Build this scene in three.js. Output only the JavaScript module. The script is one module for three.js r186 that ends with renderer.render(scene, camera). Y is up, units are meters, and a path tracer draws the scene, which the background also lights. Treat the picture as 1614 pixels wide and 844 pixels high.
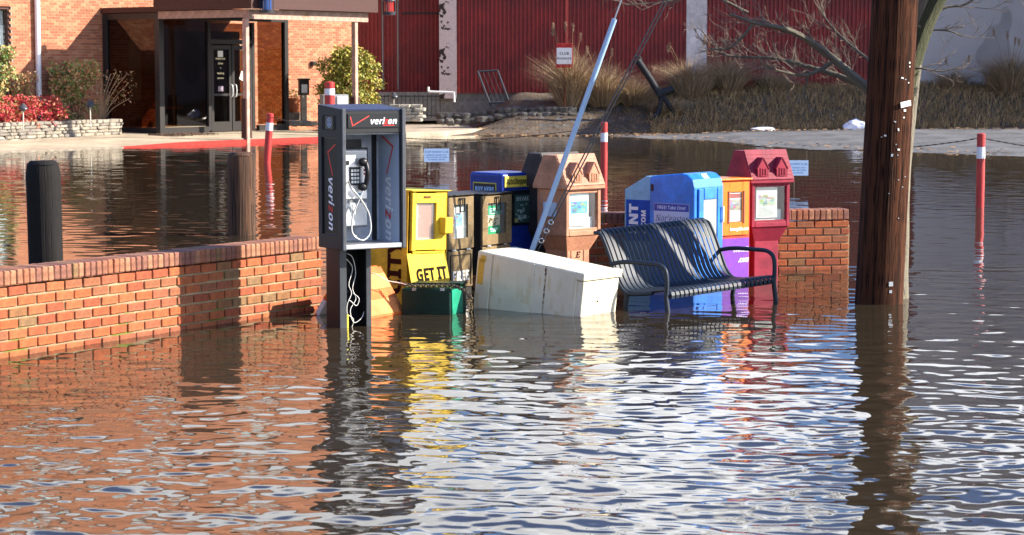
import * as THREE from 'three';
import { mergeGeometries } from 'three/addons/utils/BufferGeometryUtils.js';
import { RoundedBoxGeometry } from 'three/addons/geometries/RoundedBoxGeometry.js';
import { ConvexGeometry } from 'three/addons/geometries/ConvexGeometry.js';

// ---------------------------------------------------------------- camera, sky, sun, exposure
const W = 1614, H = 844, F = 3400, CX = 807, CY = 422, HORIZON = 112, EYE = 1.81;
const PITCH = Math.atan((CY - HORIZON) / F);
const scene = new THREE.Scene();
const camera = new THREE.PerspectiveCamera(2 * Math.atan(CY / F) * 180 / Math.PI, W / H, 0.5, 600);
camera.position.set(0, EYE, 0);
camera.rotation.set(-PITCH, 0, 0);
camera.focus = 16.5;
camera.userData.fStop = 9;
const renderer = new THREE.WebGLRenderer({ antialias: true });
renderer.toneMapping = THREE.LinearToneMapping;
renderer.toneMappingExposure = 2.75;
renderer.shadowMap.enabled = true;

const SUN_EL = 28 * Math.PI / 180, SUN_AZ = 1 * Math.PI / 180;   // from the right, a little towards the camera
const sunDir = new THREE.Vector3(Math.cos(SUN_EL) * Math.cos(SUN_AZ), Math.sin(SUN_EL), Math.cos(SUN_EL) * Math.sin(SUN_AZ));
const sun = new THREE.DirectionalLight(new THREE.Color().setRGB(1, 0.93, 0.82), 5);
sun.position.copy(sunDir).multiplyScalar(80).add(new THREE.Vector3(0, 0, -30));
sun.target.position.set(0, 0, -30);
sun.castShadow = true;
sun.shadow.mapSize.set(4096, 4096);
Object.assign(sun.shadow.camera, { left: -45, right: 45, top: 45, bottom: -45, near: 1, far: 200 });
scene.add(sun, sun.target);

function rng(seed) { let a = seed >>> 0; return () => { a = (a + 0x6D2B79F5) | 0; let t = Math.imul(a ^ (a >>> 15), 1 | a); t = (t + Math.imul(t ^ (t >>> 7), 61 | t)) ^ t; return ((t ^ (t >>> 14)) >>> 0) / 4294967296; }; }
const clamp = (x, a = 0, b = 1) => Math.min(b, Math.max(a, x));
const lerp = (a, b, t) => a + (b - a) * t;
const sst = (a, b, x) => { const t = clamp((x - a) / (b - a)); return t * t * (3 - 2 * t); };
function hash(x, y, z) { let h = Math.imul(x, 374761393) ^ Math.imul(y, 668265263) ^ Math.imul(z, 1274126177); h = Math.imul(h ^ (h >>> 13), 1274126177); return ((h ^ (h >>> 16)) >>> 0) / 4294967296; }
function vnoise(x, y, z = 0, per = 0) {
  const xi = Math.floor(x), yi = Math.floor(y), zi = Math.floor(z), f = (t) => t * t * (3 - 2 * t), u = f(x - xi), v = f(y - yi), w = f(z - zi);
  const m = (n) => per ? ((n % per) + per) % per : n;
  const c = (i, j, k) => hash(m(xi + i), m(yi + j), zi + k);
  const l = (k) => lerp(lerp(c(0, 0, k), c(1, 0, k), u), lerp(c(0, 1, k), c(1, 1, k), u), v);
  return z === 0 ? l(0) : lerp(l(0), l(1), w);
}
function fbm(x, y, z = 0, oct = 5, per = 0) { let s = 0, a = 0.5, n = 0; for (let o = 0; o < oct; o++) { s += a * vnoise(x, y, z ? z + o * 7.3 : 0, per); n += a; x *= 2; y *= 2; if (z) z *= 2; per *= 2; a *= 0.5; } return s / n; }

{ // sky: blue air with banks of fair-weather cloud that crowd towards the horizon
  const w = 1536, h = 768, d = new Float32Array(w * h * 4);
  for (let j = 0; j < h; j++) {
    const el = ((j + 0.5) / h - 0.5) * Math.PI, y = Math.sin(el);
    for (let i = 0; i < w; i++) {
      const az = ((i + 0.5) / w - 0.5) * 2 * Math.PI, x = Math.cos(az) * Math.cos(el), z = Math.sin(az) * Math.cos(el);
      const up = Math.max(y, 0), cs = x * sunDir.x + y * sunDir.y + z * sunDir.z, t = Math.pow(1 - up, 3.2);
      let r = lerp(0.034, 0.13, t), g = lerp(0.115, 0.24, t), b = lerp(0.35, 0.42, t);
      const k = 0.42 / (up + 0.16), px = x * k * 2.6, pz = z * k * 2.6;
      const n = fbm(px + 11.3, pz * 1.0 + 4.7, 2.5 + up * 2.2, 6);
      const cover = lerp(0.36, 0.60, sst(0.15, 0.40, up));
      const c = sst(cover, cover + 0.13, n), thick = sst(cover + 0.08, cover + 0.3, n);
      const glow = 0.5 + 0.5 * cs, lit = lerp(0.22, 1.66, glow) * lerp(1, 0.76, thick);
      r = lerp(r, lit * 0.97, c); g = lerp(g, lit * 0.985, c); b = lerp(b, lit * 1.02, c);
      const halo = 0.2 * Math.pow(Math.max(cs, 0), 10);
      const o = (j * w + i) * 4; d[o] = r + halo; d[o + 1] = g + halo * 0.95; d[o + 2] = b + halo * 0.85; d[o + 3] = 1;
    }
  }
  const t = new THREE.DataTexture(d, w, h, THREE.RGBAFormat, THREE.FloatType);
  t.mapping = THREE.EquirectangularReflectionMapping; t.magFilter = t.minFilter = THREE.LinearFilter; t.needsUpdate = true;
  scene.background = t; scene.environment = t;
}
console.log('sky done');

// ---------------------------------------------------------------- helpers
const V = (x, y, z) => new THREE.Vector3(x, y, z);
// pixel of the photograph -> world point, on a level plane (y = h) or at a depth in metres
function ray(px, py) { const a = (px - CX) / F, b = -(py - CY) / F, c = Math.cos(PITCH), s = Math.sin(PITCH); return V(a, b * c - s, -c - b * s); }
function onLevel(px, py, h = 0) { const d = ray(px, py), t = (h - EYE) / d.y; return V(d.x * t, h, d.z * t); }
function atDepth(px, py, z) { const d = ray(px, py), t = z / -d.z; return V(d.x * t, EYE + d.y * t, -z); }
const used = {};
function numbered(n) { const k = used[n] = (used[n] ?? -1) + 1; return k ? `${n}_${String(k).padStart(3, '0')}` : n; }
function tag(o, label, category, group, kind) { if (label) o.userData.label = label; if (category) o.userData.category = category; if (group) o.userData.group = group; if (kind) o.userData.kind = kind; return o; }
function thing(name, label, category, pos, yaw = 0, group) {
  const o = new THREE.Group(); o.name = numbered(name); o.position.copy(pos); o.rotation.order = 'YXZ'; o.rotation.y = yaw; scene.add(o);
  return tag(o, label, category, group);
}
function part(name, geo, mat, parent, x = 0, y = 0, z = 0) {
  const m = new THREE.Mesh(geo, mat); m.name = name; m.position.set(x, y, z); m.castShadow = m.receiveShadow = true; parent.add(m); return m;
}
function struct(name, geo, mat) { const m = part(numbered(name), geo, mat, scene); m.userData.kind = 'structure'; return m; }
function single(name, geo, mat, label, category, group) { return tag(part(numbered(name), geo, mat, scene), label, category, group); }
function stuff(name, geo, mat, label, category) { return tag(part(numbered(name), geo, mat, scene), label, category, null, 'stuff'); }
// geometry: metric uv by the dominant direction of each face
function metric(g, s = 1) {
  const n = g.index ? g.toNonIndexed() : g; if (!n.attributes.normal) n.computeVertexNormals();
  const p = n.attributes.position, nn = n.attributes.normal, uv = new Float32Array(p.count * 2);
  for (let i = 0; i < p.count; i++) {
    const t = i - (i % 3); let a = 0, b = 0, c = 0;
    for (let k = 0; k < 3; k++) { a += nn.getX(t + k); b += nn.getY(t + k); c += nn.getZ(t + k); }
    a = Math.abs(a); b = Math.abs(b); c = Math.abs(c);
    const x = p.getX(i), y = p.getY(i), z = p.getZ(i);
    uv[2 * i] = (a > b && a > c ? z : x) * s; uv[2 * i + 1] = (b > a && b > c ? z : y) * s;
  }
  n.setAttribute('uv', new THREE.BufferAttribute(uv, 2)); return n;
}
function box(w, h, d, x = 0, y = 0, z = 0) { const g = new THREE.BoxGeometry(w, h, d); g.translate(x, y, z); return metric(g); }
function rbox(w, h, d, r = 0.008, x = 0, y = 0, z = 0, seg = 2) { const g = new RoundedBoxGeometry(w, h, d, seg, Math.min(r, w / 2.01, h / 2.01, d / 2.01)); g.translate(x, y, z); return metric(g); }
function chamfer(w, h, d, c, jit = 0, R = Math.random) {
  const pts = [];
  for (const sx of [-1, 1]) for (const sy of [-1, 1]) for (const sz of [-1, 1]) {
    const j = () => (R() - 0.5) * jit, X = sx * w / 2 + j(), Y = sy * h / 2 + j(), Z = sz * d / 2 + j();
    pts.push(V(X - sx * c, Y - sy * c, Z), V(X - sx * c, Y, Z - sz * c), V(X, Y - sy * c, Z - sz * c));
  }
  return metric(new ConvexGeometry(pts));
}
function cyl(r0, r1, h, x = 0, y = 0, z = 0, seg = 20) { const g = new THREE.CylinderGeometry(r1, r0, h, seg); g.translate(x, y + h / 2, z); return g.toNonIndexed(); }
function tube(pts, r, seg = 40, rad = 8) { return new THREE.TubeGeometry(new THREE.CatmullRomCurve3(pts, false, 'centripetal'), seg, r, rad, false).toNonIndexed(); }
function bar(a, b, r, rad = 8) { const g = new THREE.CylinderGeometry(r, r, a.distanceTo(b), rad), q = new THREE.Quaternion().setFromUnitVectors(V(0, 1, 0), b.clone().sub(a).normalize()); g.applyQuaternion(q); const m = a.clone().add(b).multiplyScalar(0.5); g.translate(m.x, m.y, m.z); return g.toNonIndexed(); }
function merge(list) { return mergeGeometries(list.map((g) => { const n = g.index ? g.toNonIndexed() : g; for (const k of Object.keys(n.attributes)) if (!['position', 'normal', 'uv', 'color'].includes(k)) n.deleteAttribute(k); return n; })); }
function prism(outline, depth, bevel = 0) { // outline in x/y, extruded along z from 0 to depth
  const s = new THREE.Shape(outline.map(([x, y]) => new THREE.Vector2(x, y)));
  return metric(new THREE.ExtrudeGeometry(s, { depth, bevelEnabled: bevel > 0, bevelSize: bevel, bevelThickness: bevel, bevelSegments: 2, bevelOffset: -bevel }));
}
function panel(w, h) { return new THREE.PlaneGeometry(w, h); }
// textures
function data(size, fn, srgb = true, rep = true) {
  const a = new Uint8Array(size * size * 4);
  for (let j = 0; j < size; j++) for (let i = 0; i < size; i++) { const c = fn(i / size, j / size); const o = (j * size + i) * 4; const v = Array.isArray(c) ? c : [c, c, c]; for (let k = 0; k < 3; k++) a[o + k] = clamp(v[k]) * 255; a[o + 3] = 255; }
  const t = new THREE.DataTexture(a, size, size); t.magFilter = t.minFilter = THREE.LinearFilter; if (rep) t.wrapS = t.wrapT = THREE.RepeatWrapping; if (srgb) t.colorSpace = THREE.SRGBColorSpace; t.needsUpdate = true; return t;
}
function rep(t, a, b = a) { const c = t.clone(); c.repeat.set(a, b); c.needsUpdate = true; return c; }
function canvas(w, h, draw) { const c = document.createElement('canvas'); c.width = w; c.height = h; const g = c.getContext('2d'); draw(g, w, h); const t = new THREE.CanvasTexture(c); t.colorSpace = THREE.SRGBColorSpace; t.magFilter = THREE.LinearFilter; return t; }
const grain = data(256, (u, v) => 0.86 + 0.18 * fbm(u * 8, v * 8, 0, 5, 8) + 0.12 * (fbm(u * 64, v * 64, 0, 2, 64) - 0.5));
const blotch = data(256, (u, v) => { const n = fbm(u * 4, v * 4, 0, 6, 4), m = fbm(u * 32 + 5, v * 32, 0, 3, 32); return 0.80 + 0.32 * n * n + 0.08 * n + 0.16 * (m - 0.5); });
const rough = data(256, (u, v) => fbm(u * 16, v * 16, 0, 5, 16), false);
const speck = data(256, (u, v) => { const n = fbm(u * 96, v * 96, 0, 2, 96), m = fbm(u * 6, v * 6, 0, 5, 6); return 0.55 + 0.5 * m + 0.5 * (n - 0.5); });
const mirror = (t) => { t.wrapS = t.wrapT = THREE.MirroredRepeatWrapping; return t; };
const woodT = mirror(data(512, (u, v) => { const n = fbm(u * 60, v * 3, 0, 4, 0), m = fbm(u * 14, v * 2 + 9, 0, 4, 0), k = sst(0.60, 0.75, fbm(u * 90, v * 5 + 3, 0, 3, 0)); const l = 0.30 + 0.55 * n + 0.40 * m - 0.55 * k; return [l, l * 0.93, l * 0.85]; }));
const woodB = mirror(data(512, (u, v) => { const n = fbm(u * 60, v * 3, 0, 4, 0), k = sst(0.60, 0.72, fbm(u * 90, v * 5 + 3, 0, 3, 0)); return 0.6 + 0.4 * n - 0.5 * k; }, false));
function mat(c, rough_ = 0.6, o = {}) {
  const m = new THREE.MeshPhysicalMaterial({ roughness: rough_, ...o }); if (Array.isArray(c)) m.color.setRGB(...c); else m.color.set(c); return m;
}
const painted = (c, r = 0.45, o = {}) => mat(c, r, { map: rep(grain, 3), specularIntensity: 0.6, ...o });
const worn = (c, r = 0.6, o = {}) => mat(c, r, { map: rep(blotch, 2.2), bumpMap: rep(rough, 4), bumpScale: 0.0008, specularIntensity: 0.5, ...o });
const print = (t, r = 0.5, o = {}) => new THREE.MeshPhysicalMaterial({ map: t, roughness: r, ...o });
const MAT = {
  black: painted([0.012, 0.012, 0.014], 0.4), darkGrey: painted([0.055, 0.058, 0.065], 0.38), midGrey: painted([0.22, 0.25, 0.29], 0.4), chrome: mat([0.86, 0.86, 0.84], 0.25, { metalness: 0.25, map: rep(grain, 6) }),
  steel: mat([0.5, 0.52, 0.54], 0.4, { metalness: 0.8, map: rep(grain, 6) }), white: painted([0.78, 0.78, 0.75], 0.5), paper: mat([0.72, 0.71, 0.66], 0.85), rust: worn([0.16, 0.06, 0.03], 0.9),
  glass: mat([0.92, 0.95, 0.95], 0.03, { transmission: 1, thickness: 0, ior: 1.45 }), hazyGlass: mat([0.8, 0.82, 0.8], 0.12, { transmission: 0.9, thickness: 0, ior: 1.45 }),
  red: mat([0.50, 0.03, 0.026], 0.4, { map: rep(blotch, 3, 1), bumpMap: rep(rough, 3), bumpScale: 0.0006 }), band: painted([0.8, 0.8, 0.8], 0.5), chain: mat([0.10, 0.075, 0.055], 0.6, { metalness: 0.7 }),
};
const GROUND = -0.34;

// ---------------------------------------------------------------- the setting: ground, water, pavement
// building axes: kerb starts at A, runs along U; N points from the building to the street
const A = V(-9.18, 0, -51), U = V(0.59, 0, -0.807).normalize(), N = V(0.807, 0, 0.59).normalize();
const bp = (a, d, h) => A.clone().addScaledVector(U, a).addScaledVector(N, -d).setY(h);
const shoreX = [-60, -3, 1.7, 4.5, 7.2, 11, 30, 70], shoreZ = [60, 60.5, 61.5, 57.5, 50, 46, 40, 38];
function shore(x) { for (let i = 1; i < shoreX.length; i++) if (x <= shoreX[i]) { const t = clamp((x - shoreX[i - 1]) / (shoreX[i] - shoreX[i - 1])); return lerp(shoreZ[i - 1], shoreZ[i], t * t * (3 - 2 * t)); } return shoreZ[7]; }
function bank(x, z) { // embankment in front of the barn
  const foot = 61.4 + 0.25 * (fbm(x * 0.8, 3.1) - 0.5) - 1.2 * sst(11, 15, x), top = 66.8, e = sst(-1.6, 0.4, x);
  return e * 1.02 * sst(foot, top, z) + 0.12 * e * sst(foot + 0.1, foot + 0.8, z) * (fbm(x * 2.3, z * 2.3) - 0.35);
}
function groundH(x, z) { return Math.max(-0.42, 0.0125 * (z - shore(x))) + 0.012 * (fbm(x * 1.7, z * 1.7) - 0.5) + bank(x, z); }
function heightSheet(xs, zs, fn) {
  const pos = [], uv = [], idx = [], nx = xs.length;
  for (const z of zs) for (const x of xs) { pos.push(x, fn(x, z), -z); uv.push(x, z); }
  for (let j = 0; j + 1 < zs.length; j++) for (let i = 0; i + 1 < nx; i++) { const a = j * nx + i; idx.push(a, a + 1, a + nx, a + 1, a + nx + 1, a + nx); }
  const g = new THREE.BufferGeometry(); g.setAttribute('position', new THREE.Float32BufferAttribute(pos, 3)); g.setAttribute('uv', new THREE.Float32BufferAttribute(uv, 2)); g.setIndex(idx); g.computeVertexNormals(); return g;
}
const span = (a, b, n) => Array.from({ length: n + 1 }, (_, i) => a + (b - a) * i / n);
struct('ground', heightSheet([-200, -80, ...span(-30, 30, 240), 80, 200], [-20, 0, 10, 20, 30, ...span(40, 70, 170), 78, 100, 200, 400], groundH),
  mat([0.16, 0.155, 0.15], 0.95, { map: rep(speck, 0.4), bumpMap: rep(rough, 1.3), bumpScale: 0.008 }));
{ // flood water: one displaced sheet; short wind ripples on slow swell, stilled in the lee of the wall and the boxes
  const R = rng(71), waves = [];
  for (let i = 0; i < 64; i++) {
    const L = 0.075 * Math.pow(13, Math.pow(i / 63, 1.35)), th = (R() + R() - 1) * 1.6 + Math.PI / 2 + (R() < 0.1 ? 1.3 : 0);
    const k = 2 * Math.PI / L, slope = 0.0126 * Math.pow(L / 0.3, L < 0.3 ? 0.4 : -1.1);
    waves.push([k * Math.cos(th), k * Math.sin(th), slope / k, R() * 7, L]);
  }
  function rippleHeight(x, z) {   // scales the height of the waves only (lee of the wall, open water)
    let s = lerp(1, 0.42, sst(11.5, 16.2, z));
    s = lerp(s, 0.30, sst(15.6, 17.6, z + 0.25 * x)); if (x > 2.7) s = lerp(s, 0.75, sst(2.7, 3.4, x) * (1 - sst(19.5, 22.5, z)));
    if (z > 20) s = lerp(0.30, 0.5, sst(20, 32, z));
    if (x < -1) s *= 1 - 0.55 * sst(-0.2, -0.0, (z - (11.9 - (x + 4.2) * -1.62)) / 12) * (z < 17 ? 1 : 0);
    return s * (0.62 + 0.75 * fbm(x * 0.55 + 3, z * 0.33, 0, 3));
  }
  const stepZ = (z) => z < 18 ? 0.0185 * Math.pow(z / 8, 1.35) : 0.0185 * Math.pow(2.25, 1.35) * Math.pow(z / 18, 1.0);
  const zs = []; for (let z = 6.4; z < 76;) { zs.push(z); z += stepZ(z); } zs.unshift(-30, -5, 3, 6); zs.push(90, 140);
  const ts = [-3, -1.2, -0.6, ...span(-0.33, 0.33, 330), 0.6, 1.2, 3], pos = [], nor = [], idx = [];
  for (const z of zs) {
    const zz = Math.max(z, 6);
    for (const t of ts) {
      const x = t * zz, cell = Math.max(0.002 * zz, stepZ(zz)); let y = 0, sx = 0, sz = 0;
      if (Math.abs(t) < 0.34 && z >= 6 && z < 77) {
        const s = rippleHeight(x, z), wx = x + 0.05 * Math.sin(z * 1.7 + x), wz = z + 0.06 * Math.sin(x * 2.1 + z * 0.6);
        for (const [kx, kz, a, ph, L] of waves) { const w = sst(2.0, 3.4, L / cell) * s; if (w <= 0) continue; const q = kx * wx + kz * wz + ph; y += a * w * Math.cos(q); sx -= a * w * kx * Math.sin(q); sz -= a * w * kz * Math.sin(q); }
      }
      pos.push(x, y, -z); const n = V(-sx, 1, sz).normalize(); nor.push(n.x, n.y, n.z);
    }
  }
  const nx = ts.length; for (let j = 0; j + 1 < zs.length; j++) for (let i = 0; i + 1 < nx; i++) { const a = j * nx + i; idx.push(a, a + 1, a + nx, a + 1, a + nx + 1, a + nx); }
  const g = new THREE.BufferGeometry(); g.setAttribute('position', new THREE.Float32BufferAttribute(pos, 3)); g.setAttribute('normal', new THREE.Float32BufferAttribute(nor, 3)); g.setIndex(idx);
  struct('flood_water', g, mat([0.030, 0.022, 0.013], 0.03, { ior: 1.333 }));
  console.log('water', pos.length / 3);
}
const pavH = (a, d) => 0.02 + 0.055 * sst(0, 2.6, a) + 0.024 * d;
{ // pavement with a kerb, its street edge painted red before the door
  const as = [-14, -8, -4, -2, -1, 0, 0.5, 1, 1.5, 2, 2.6, 4, 6, 8, 9.6], pos = [], uv = [], idx = [], ds = [0.16, 1, 3, 6, 9];
  const edge = (a) => a < 8 ? 0 : 0;
  for (const d of ds) for (const a of as) { const p = bp(a, d + edge(a), pavH(a, d)); pos.push(p.x, p.y, p.z); uv.push(a, d); }
  const n = as.length; for (let j = 0; j + 1 < ds.length; j++) for (let i = 0; i + 1 < n; i++) { const q = j * n + i; idx.push(q, q + 1, q + n, q + 1, q + n + 1, q + n); }
  const g = new THREE.BufferGeometry(); g.setAttribute('position', new THREE.Float32BufferAttribute(pos, 3)); g.setAttribute('uv', new THREE.Float32BufferAttribute(uv, 2)); g.setIndex(idx); g.computeVertexNormals();
  struct('pavement', g, mat([0.48, 0.39, 0.26], 0.9, { map: rep(blotch, 0.35), bumpMap: rep(rough, 1.5), bumpScale: 0.004 }));
  const kerb = (a0, a1, m, nm) => { const list = []; for (let a = a0; a < a1 - 1e-6; a += 0.5) { const b = Math.min(a1, a + 0.5), o = []; for (const [q, h0, d] of [[a, -0.4, 0], [b, -0.4, 0], [a, pavH(a, 0) + 0.006, 0], [b, pavH(b, 0) + 0.006, 0], [a, pavH(a, 0.17) + 0.006, 0.17], [b, pavH(b, 0.17) + 0.006, 0.17], [a, -0.4, 0.17], [b, -0.4, 0.17]]) o.push(bp(q, d, h0)); list.push(metric(new ConvexGeometry(o))); } return struct(nm, merge(list), m); };
  kerb(-14, 0, worn([0.34, 0.29, 0.22], 0.9), 'kerb');
  kerb(0.001, 9.2, worn([0.50, 0.035, 0.025], 0.75), 'red_kerb');
  // the pavement turns along the shore towards the barn
  const pts = [[500, 209.5], [640, 213], [700, 211], [770, 206], [800, 201]].map(([x, y]) => onLevel(x, y, 0.06));
  const back = [[800, 193], [740, 189], [640, 187], [560, 190], [500, 200]].map(([x, y]) => onLevel(x, y, 0.16));
  const poly = new THREE.Shape([...pts, ...back].map((p) => new THREE.Vector2(p.x, p.z)));
  const sg = new THREE.ExtrudeGeometry(poly, { depth: 0.5, bevelEnabled: true, bevelSize: 0.02, bevelThickness: 0.03, bevelSegments: 2 });
  sg.rotateX(Math.PI / 2); sg.translate(0, 0.10, 0);
  struct('pavement', metric(sg), mat([0.46, 0.38, 0.27], 0.9, { map: rep(blotch, 0.5), bumpMap: rep(rough, 1.5), bumpScale: 0.004 }));
}

// ---------------------------------------------------------------- brick walls of the planting bed, brick by brick
const brickTones = [[0.38, 0.088, 0.026], [0.42, 0.108, 0.03], [0.34, 0.076, 0.026], [0.41, 0.12, 0.038], [0.35, 0.10, 0.042], [0.43, 0.10, 0.026], [0.32, 0.105, 0.042]];
const capTones = [[0.35, 0.145, 0.075], [0.29, 0.11, 0.062], [0.39, 0.175, 0.092], [0.25, 0.10, 0.065], [0.34, 0.12, 0.056]];
const mossTones = [[0.28, 0.12, 0.04], [0.25, 0.135, 0.055]];
const brickMat = (c, i) => mat(c, 0.88, { map: rep(blotch, 5 + i), bumpMap: rep(rough, 9 + i), bumpScale: 0.003 });
const brickMats = brickTones.map(brickMat), capMats = capTones.map(brickMat), mossMats = mossTones.map(brickMat);
const mortar = mat([0.40, 0.295, 0.17], 0.95, { map: data(256, (u, v) => { const n = fbm(u * 5, v * 5, 0, 5, 5), m = sst(0.52, 0.62, fbm(u * 3 + 7, v * 3, 0, 4, 3)), k = 0.7 + 0.5 * (n - 0.2); return [k * lerp(1, 0.72, m), k * lerp(1, 0.86, m), k * lerp(1, 0.5, m)]; }), bumpMap: rep(rough, 12), bumpScale: 0.004 });
{
  const R = rng(5);
  const shapes = [0, 1, 2, 3].map(() => chamfer(0.160, 0.0545, 0.085, 0.004, 0.003, R)), halves = [0, 1].map(() => chamfer(0.074, 0.0545, 0.085, 0.004, 0.003, R)), caps = [0, 1, 2].map(() => chamfer(0.0515, 0.094, 0.235, 0.006, 0.003, R));
  function brickWall(p0, p1, label, moss) {
    const L = p0.distanceTo(p1), dir = p1.clone().sub(p0), yaw = Math.atan2(-dir.z, dir.x), t = thing('brick_wall', label, 'wall', p0.clone().setY(GROUND), yaw, 'brick walls of the planting bed');
    part('mortar', box(L, 0.745, 0.205, L / 2, 0.745 / 2, -0.111), mortar, t);
    const pick = (list) => list[Math.floor(R() * list.length)], step = 0.172, base = GROUND;
    for (let c = 0; c < 8; c++) {
      const y = 0.452 - 0.0345 - c * 0.069 - base, off = c % 2 ? 0 : step / 2;
      for (let x = -off; x < L - 0.01; x += step) {
        const a = Math.max(x, 0), b = Math.min(x + step, L); if (b - a < 0.05) continue;
        const short = b - a < step * 0.75, m = R() < moss(a / L, c) ? pick(mossMats) : pick(brickMats);
        const q = part('brick', short ? pick(halves) : pick(shapes), m, t, (a + b) / 2, y + (R() - 0.5) * 0.003, -0.0425 + 0.004 + (R() - 0.5) * 0.005);
        if (short) q.scale.x = (b - a - 0.012) / 0.074;
        q.rotation.z = (R() - 0.5) * 0.012;
      }
    }
    for (let x = 0.0285; x < L; x += 0.0565) { const q = part('brick', pick(caps), R() < 0.12 ? pick(mossMats) : pick(capMats), t, x, 0.452 - base + 0.052 + (R() - 0.5) * 0.003, -0.235 / 2 + 0.012 + (R() - 0.5) * 0.006); q.rotation.z = (R() - 0.5) * 0.02; }
    return t;
  }
  const l0 = onLevel(4, 565), l1 = onLevel(507, 486.5), dir = l1.clone().sub(l0).normalize();
  brickWall(l0.clone().addScaledVector(dir, -0.55), l1, 'long brick wall with a rowlock cap, the phone\'s shadow across it', (u, c) => u < 0.3 && c < 4 ? 0.10 : u > 0.66 && c < 5 && u < 0.86 ? 0.28 : 0.03);
  const r1 = onLevel(1339, 424.5), r0 = r1.clone().add(V(-2.5 * Math.cos(14 * Math.PI / 180), 0, 2.5 * Math.sin(14 * Math.PI / 180)));
  brickWall(r0, r1, 'brick wall behind the newspaper boxes, its end beside the utility pole', () => 0.02);
}
console.log('walls done');
// ---------------------------------------------------------------- brick clubhouse with its glazed entrance
function brickField(R, w, h, holes, tones, bl = 0.20, bh = 0.062, joint = 0.012) { // face bricks in x 0..w, y 0..h, front at z = 0
  const pos = [], nor = [], col = [], uv = [];
  const quad = (p, n, c) => { for (const k of [0, 1, 2, 0, 2, 3]) { pos.push(...p[k]); nor.push(...n); col.push(...c); uv.push(p[k][0] * 5, p[k][1] * 5); } };
  let row = 0;
  for (let y = 0; y < h; y += bh + joint, row++) for (let x = row % 2 ? -(bl + joint) / 2 : 0; x < w; x += bl + joint) {
    const a = Math.max(0, x), b = Math.min(w, x + bl), t = Math.min(h, y + bh); if (b - a < 0.03 || t - y < 0.02) continue;
    const mx = (a + b) / 2, my = y + bh / 2; if (holes.some(([x0, x1, y0, y1]) => mx > x0 && mx < x1 && my > y0 && my < y1)) continue;
    const tone = tones[Math.floor(R() * tones.length)], k = 0.85 + 0.3 * R(), c = tone.map((q) => q * k), z = 0.002 + R() * 0.004, i = 0.008;
    quad([[a, y, z], [b, y, z], [b, t, z], [a, t, z]], [0, 0, 1], c);
    quad([[a, t, z], [b, t, z], [b, t, z - i], [a, t, z - i]], [0, 1, 0], c); quad([[a, y, z - i], [b, y, z - i], [b, y, z], [a, y, z]], [0, -1, 0], c);
    quad([[a, y, z - i], [a, y, z], [a, t, z], [a, t, z - i]], [-1, 0, 0], c); quad([[b, y, z], [b, y, z - i], [b, t, z - i], [b, t, z]], [1, 0, 0], c);
  }
  const g = new THREE.BufferGeometry();
  for (const [k, v, n] of [['position', pos, 3], ['normal', nor, 3], ['color', col, 3], ['uv', uv, 2]]) g.setAttribute(k, new THREE.Float32BufferAttribute(v, n));
  return g;
}
const BZ = 68, bx = (px, z = BZ) => (px - CX) * z / F;   // depth of the barn front
const YAW = Math.atan2(N.x, N.z);      // local +z faces the street, local +x runs along U
const bronze = painted([0.030, 0.026, 0.024], 0.4), brownTrim = painted([0.065, 0.024, 0.019], 0.6), tanTrim = worn([0.52, 0.33, 0.25], 0.7);
const tinted = mat([0.46, 0.34, 0.24], 0.02, { transmission: 1, thickness: 0, ior: 1.5 });
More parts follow.
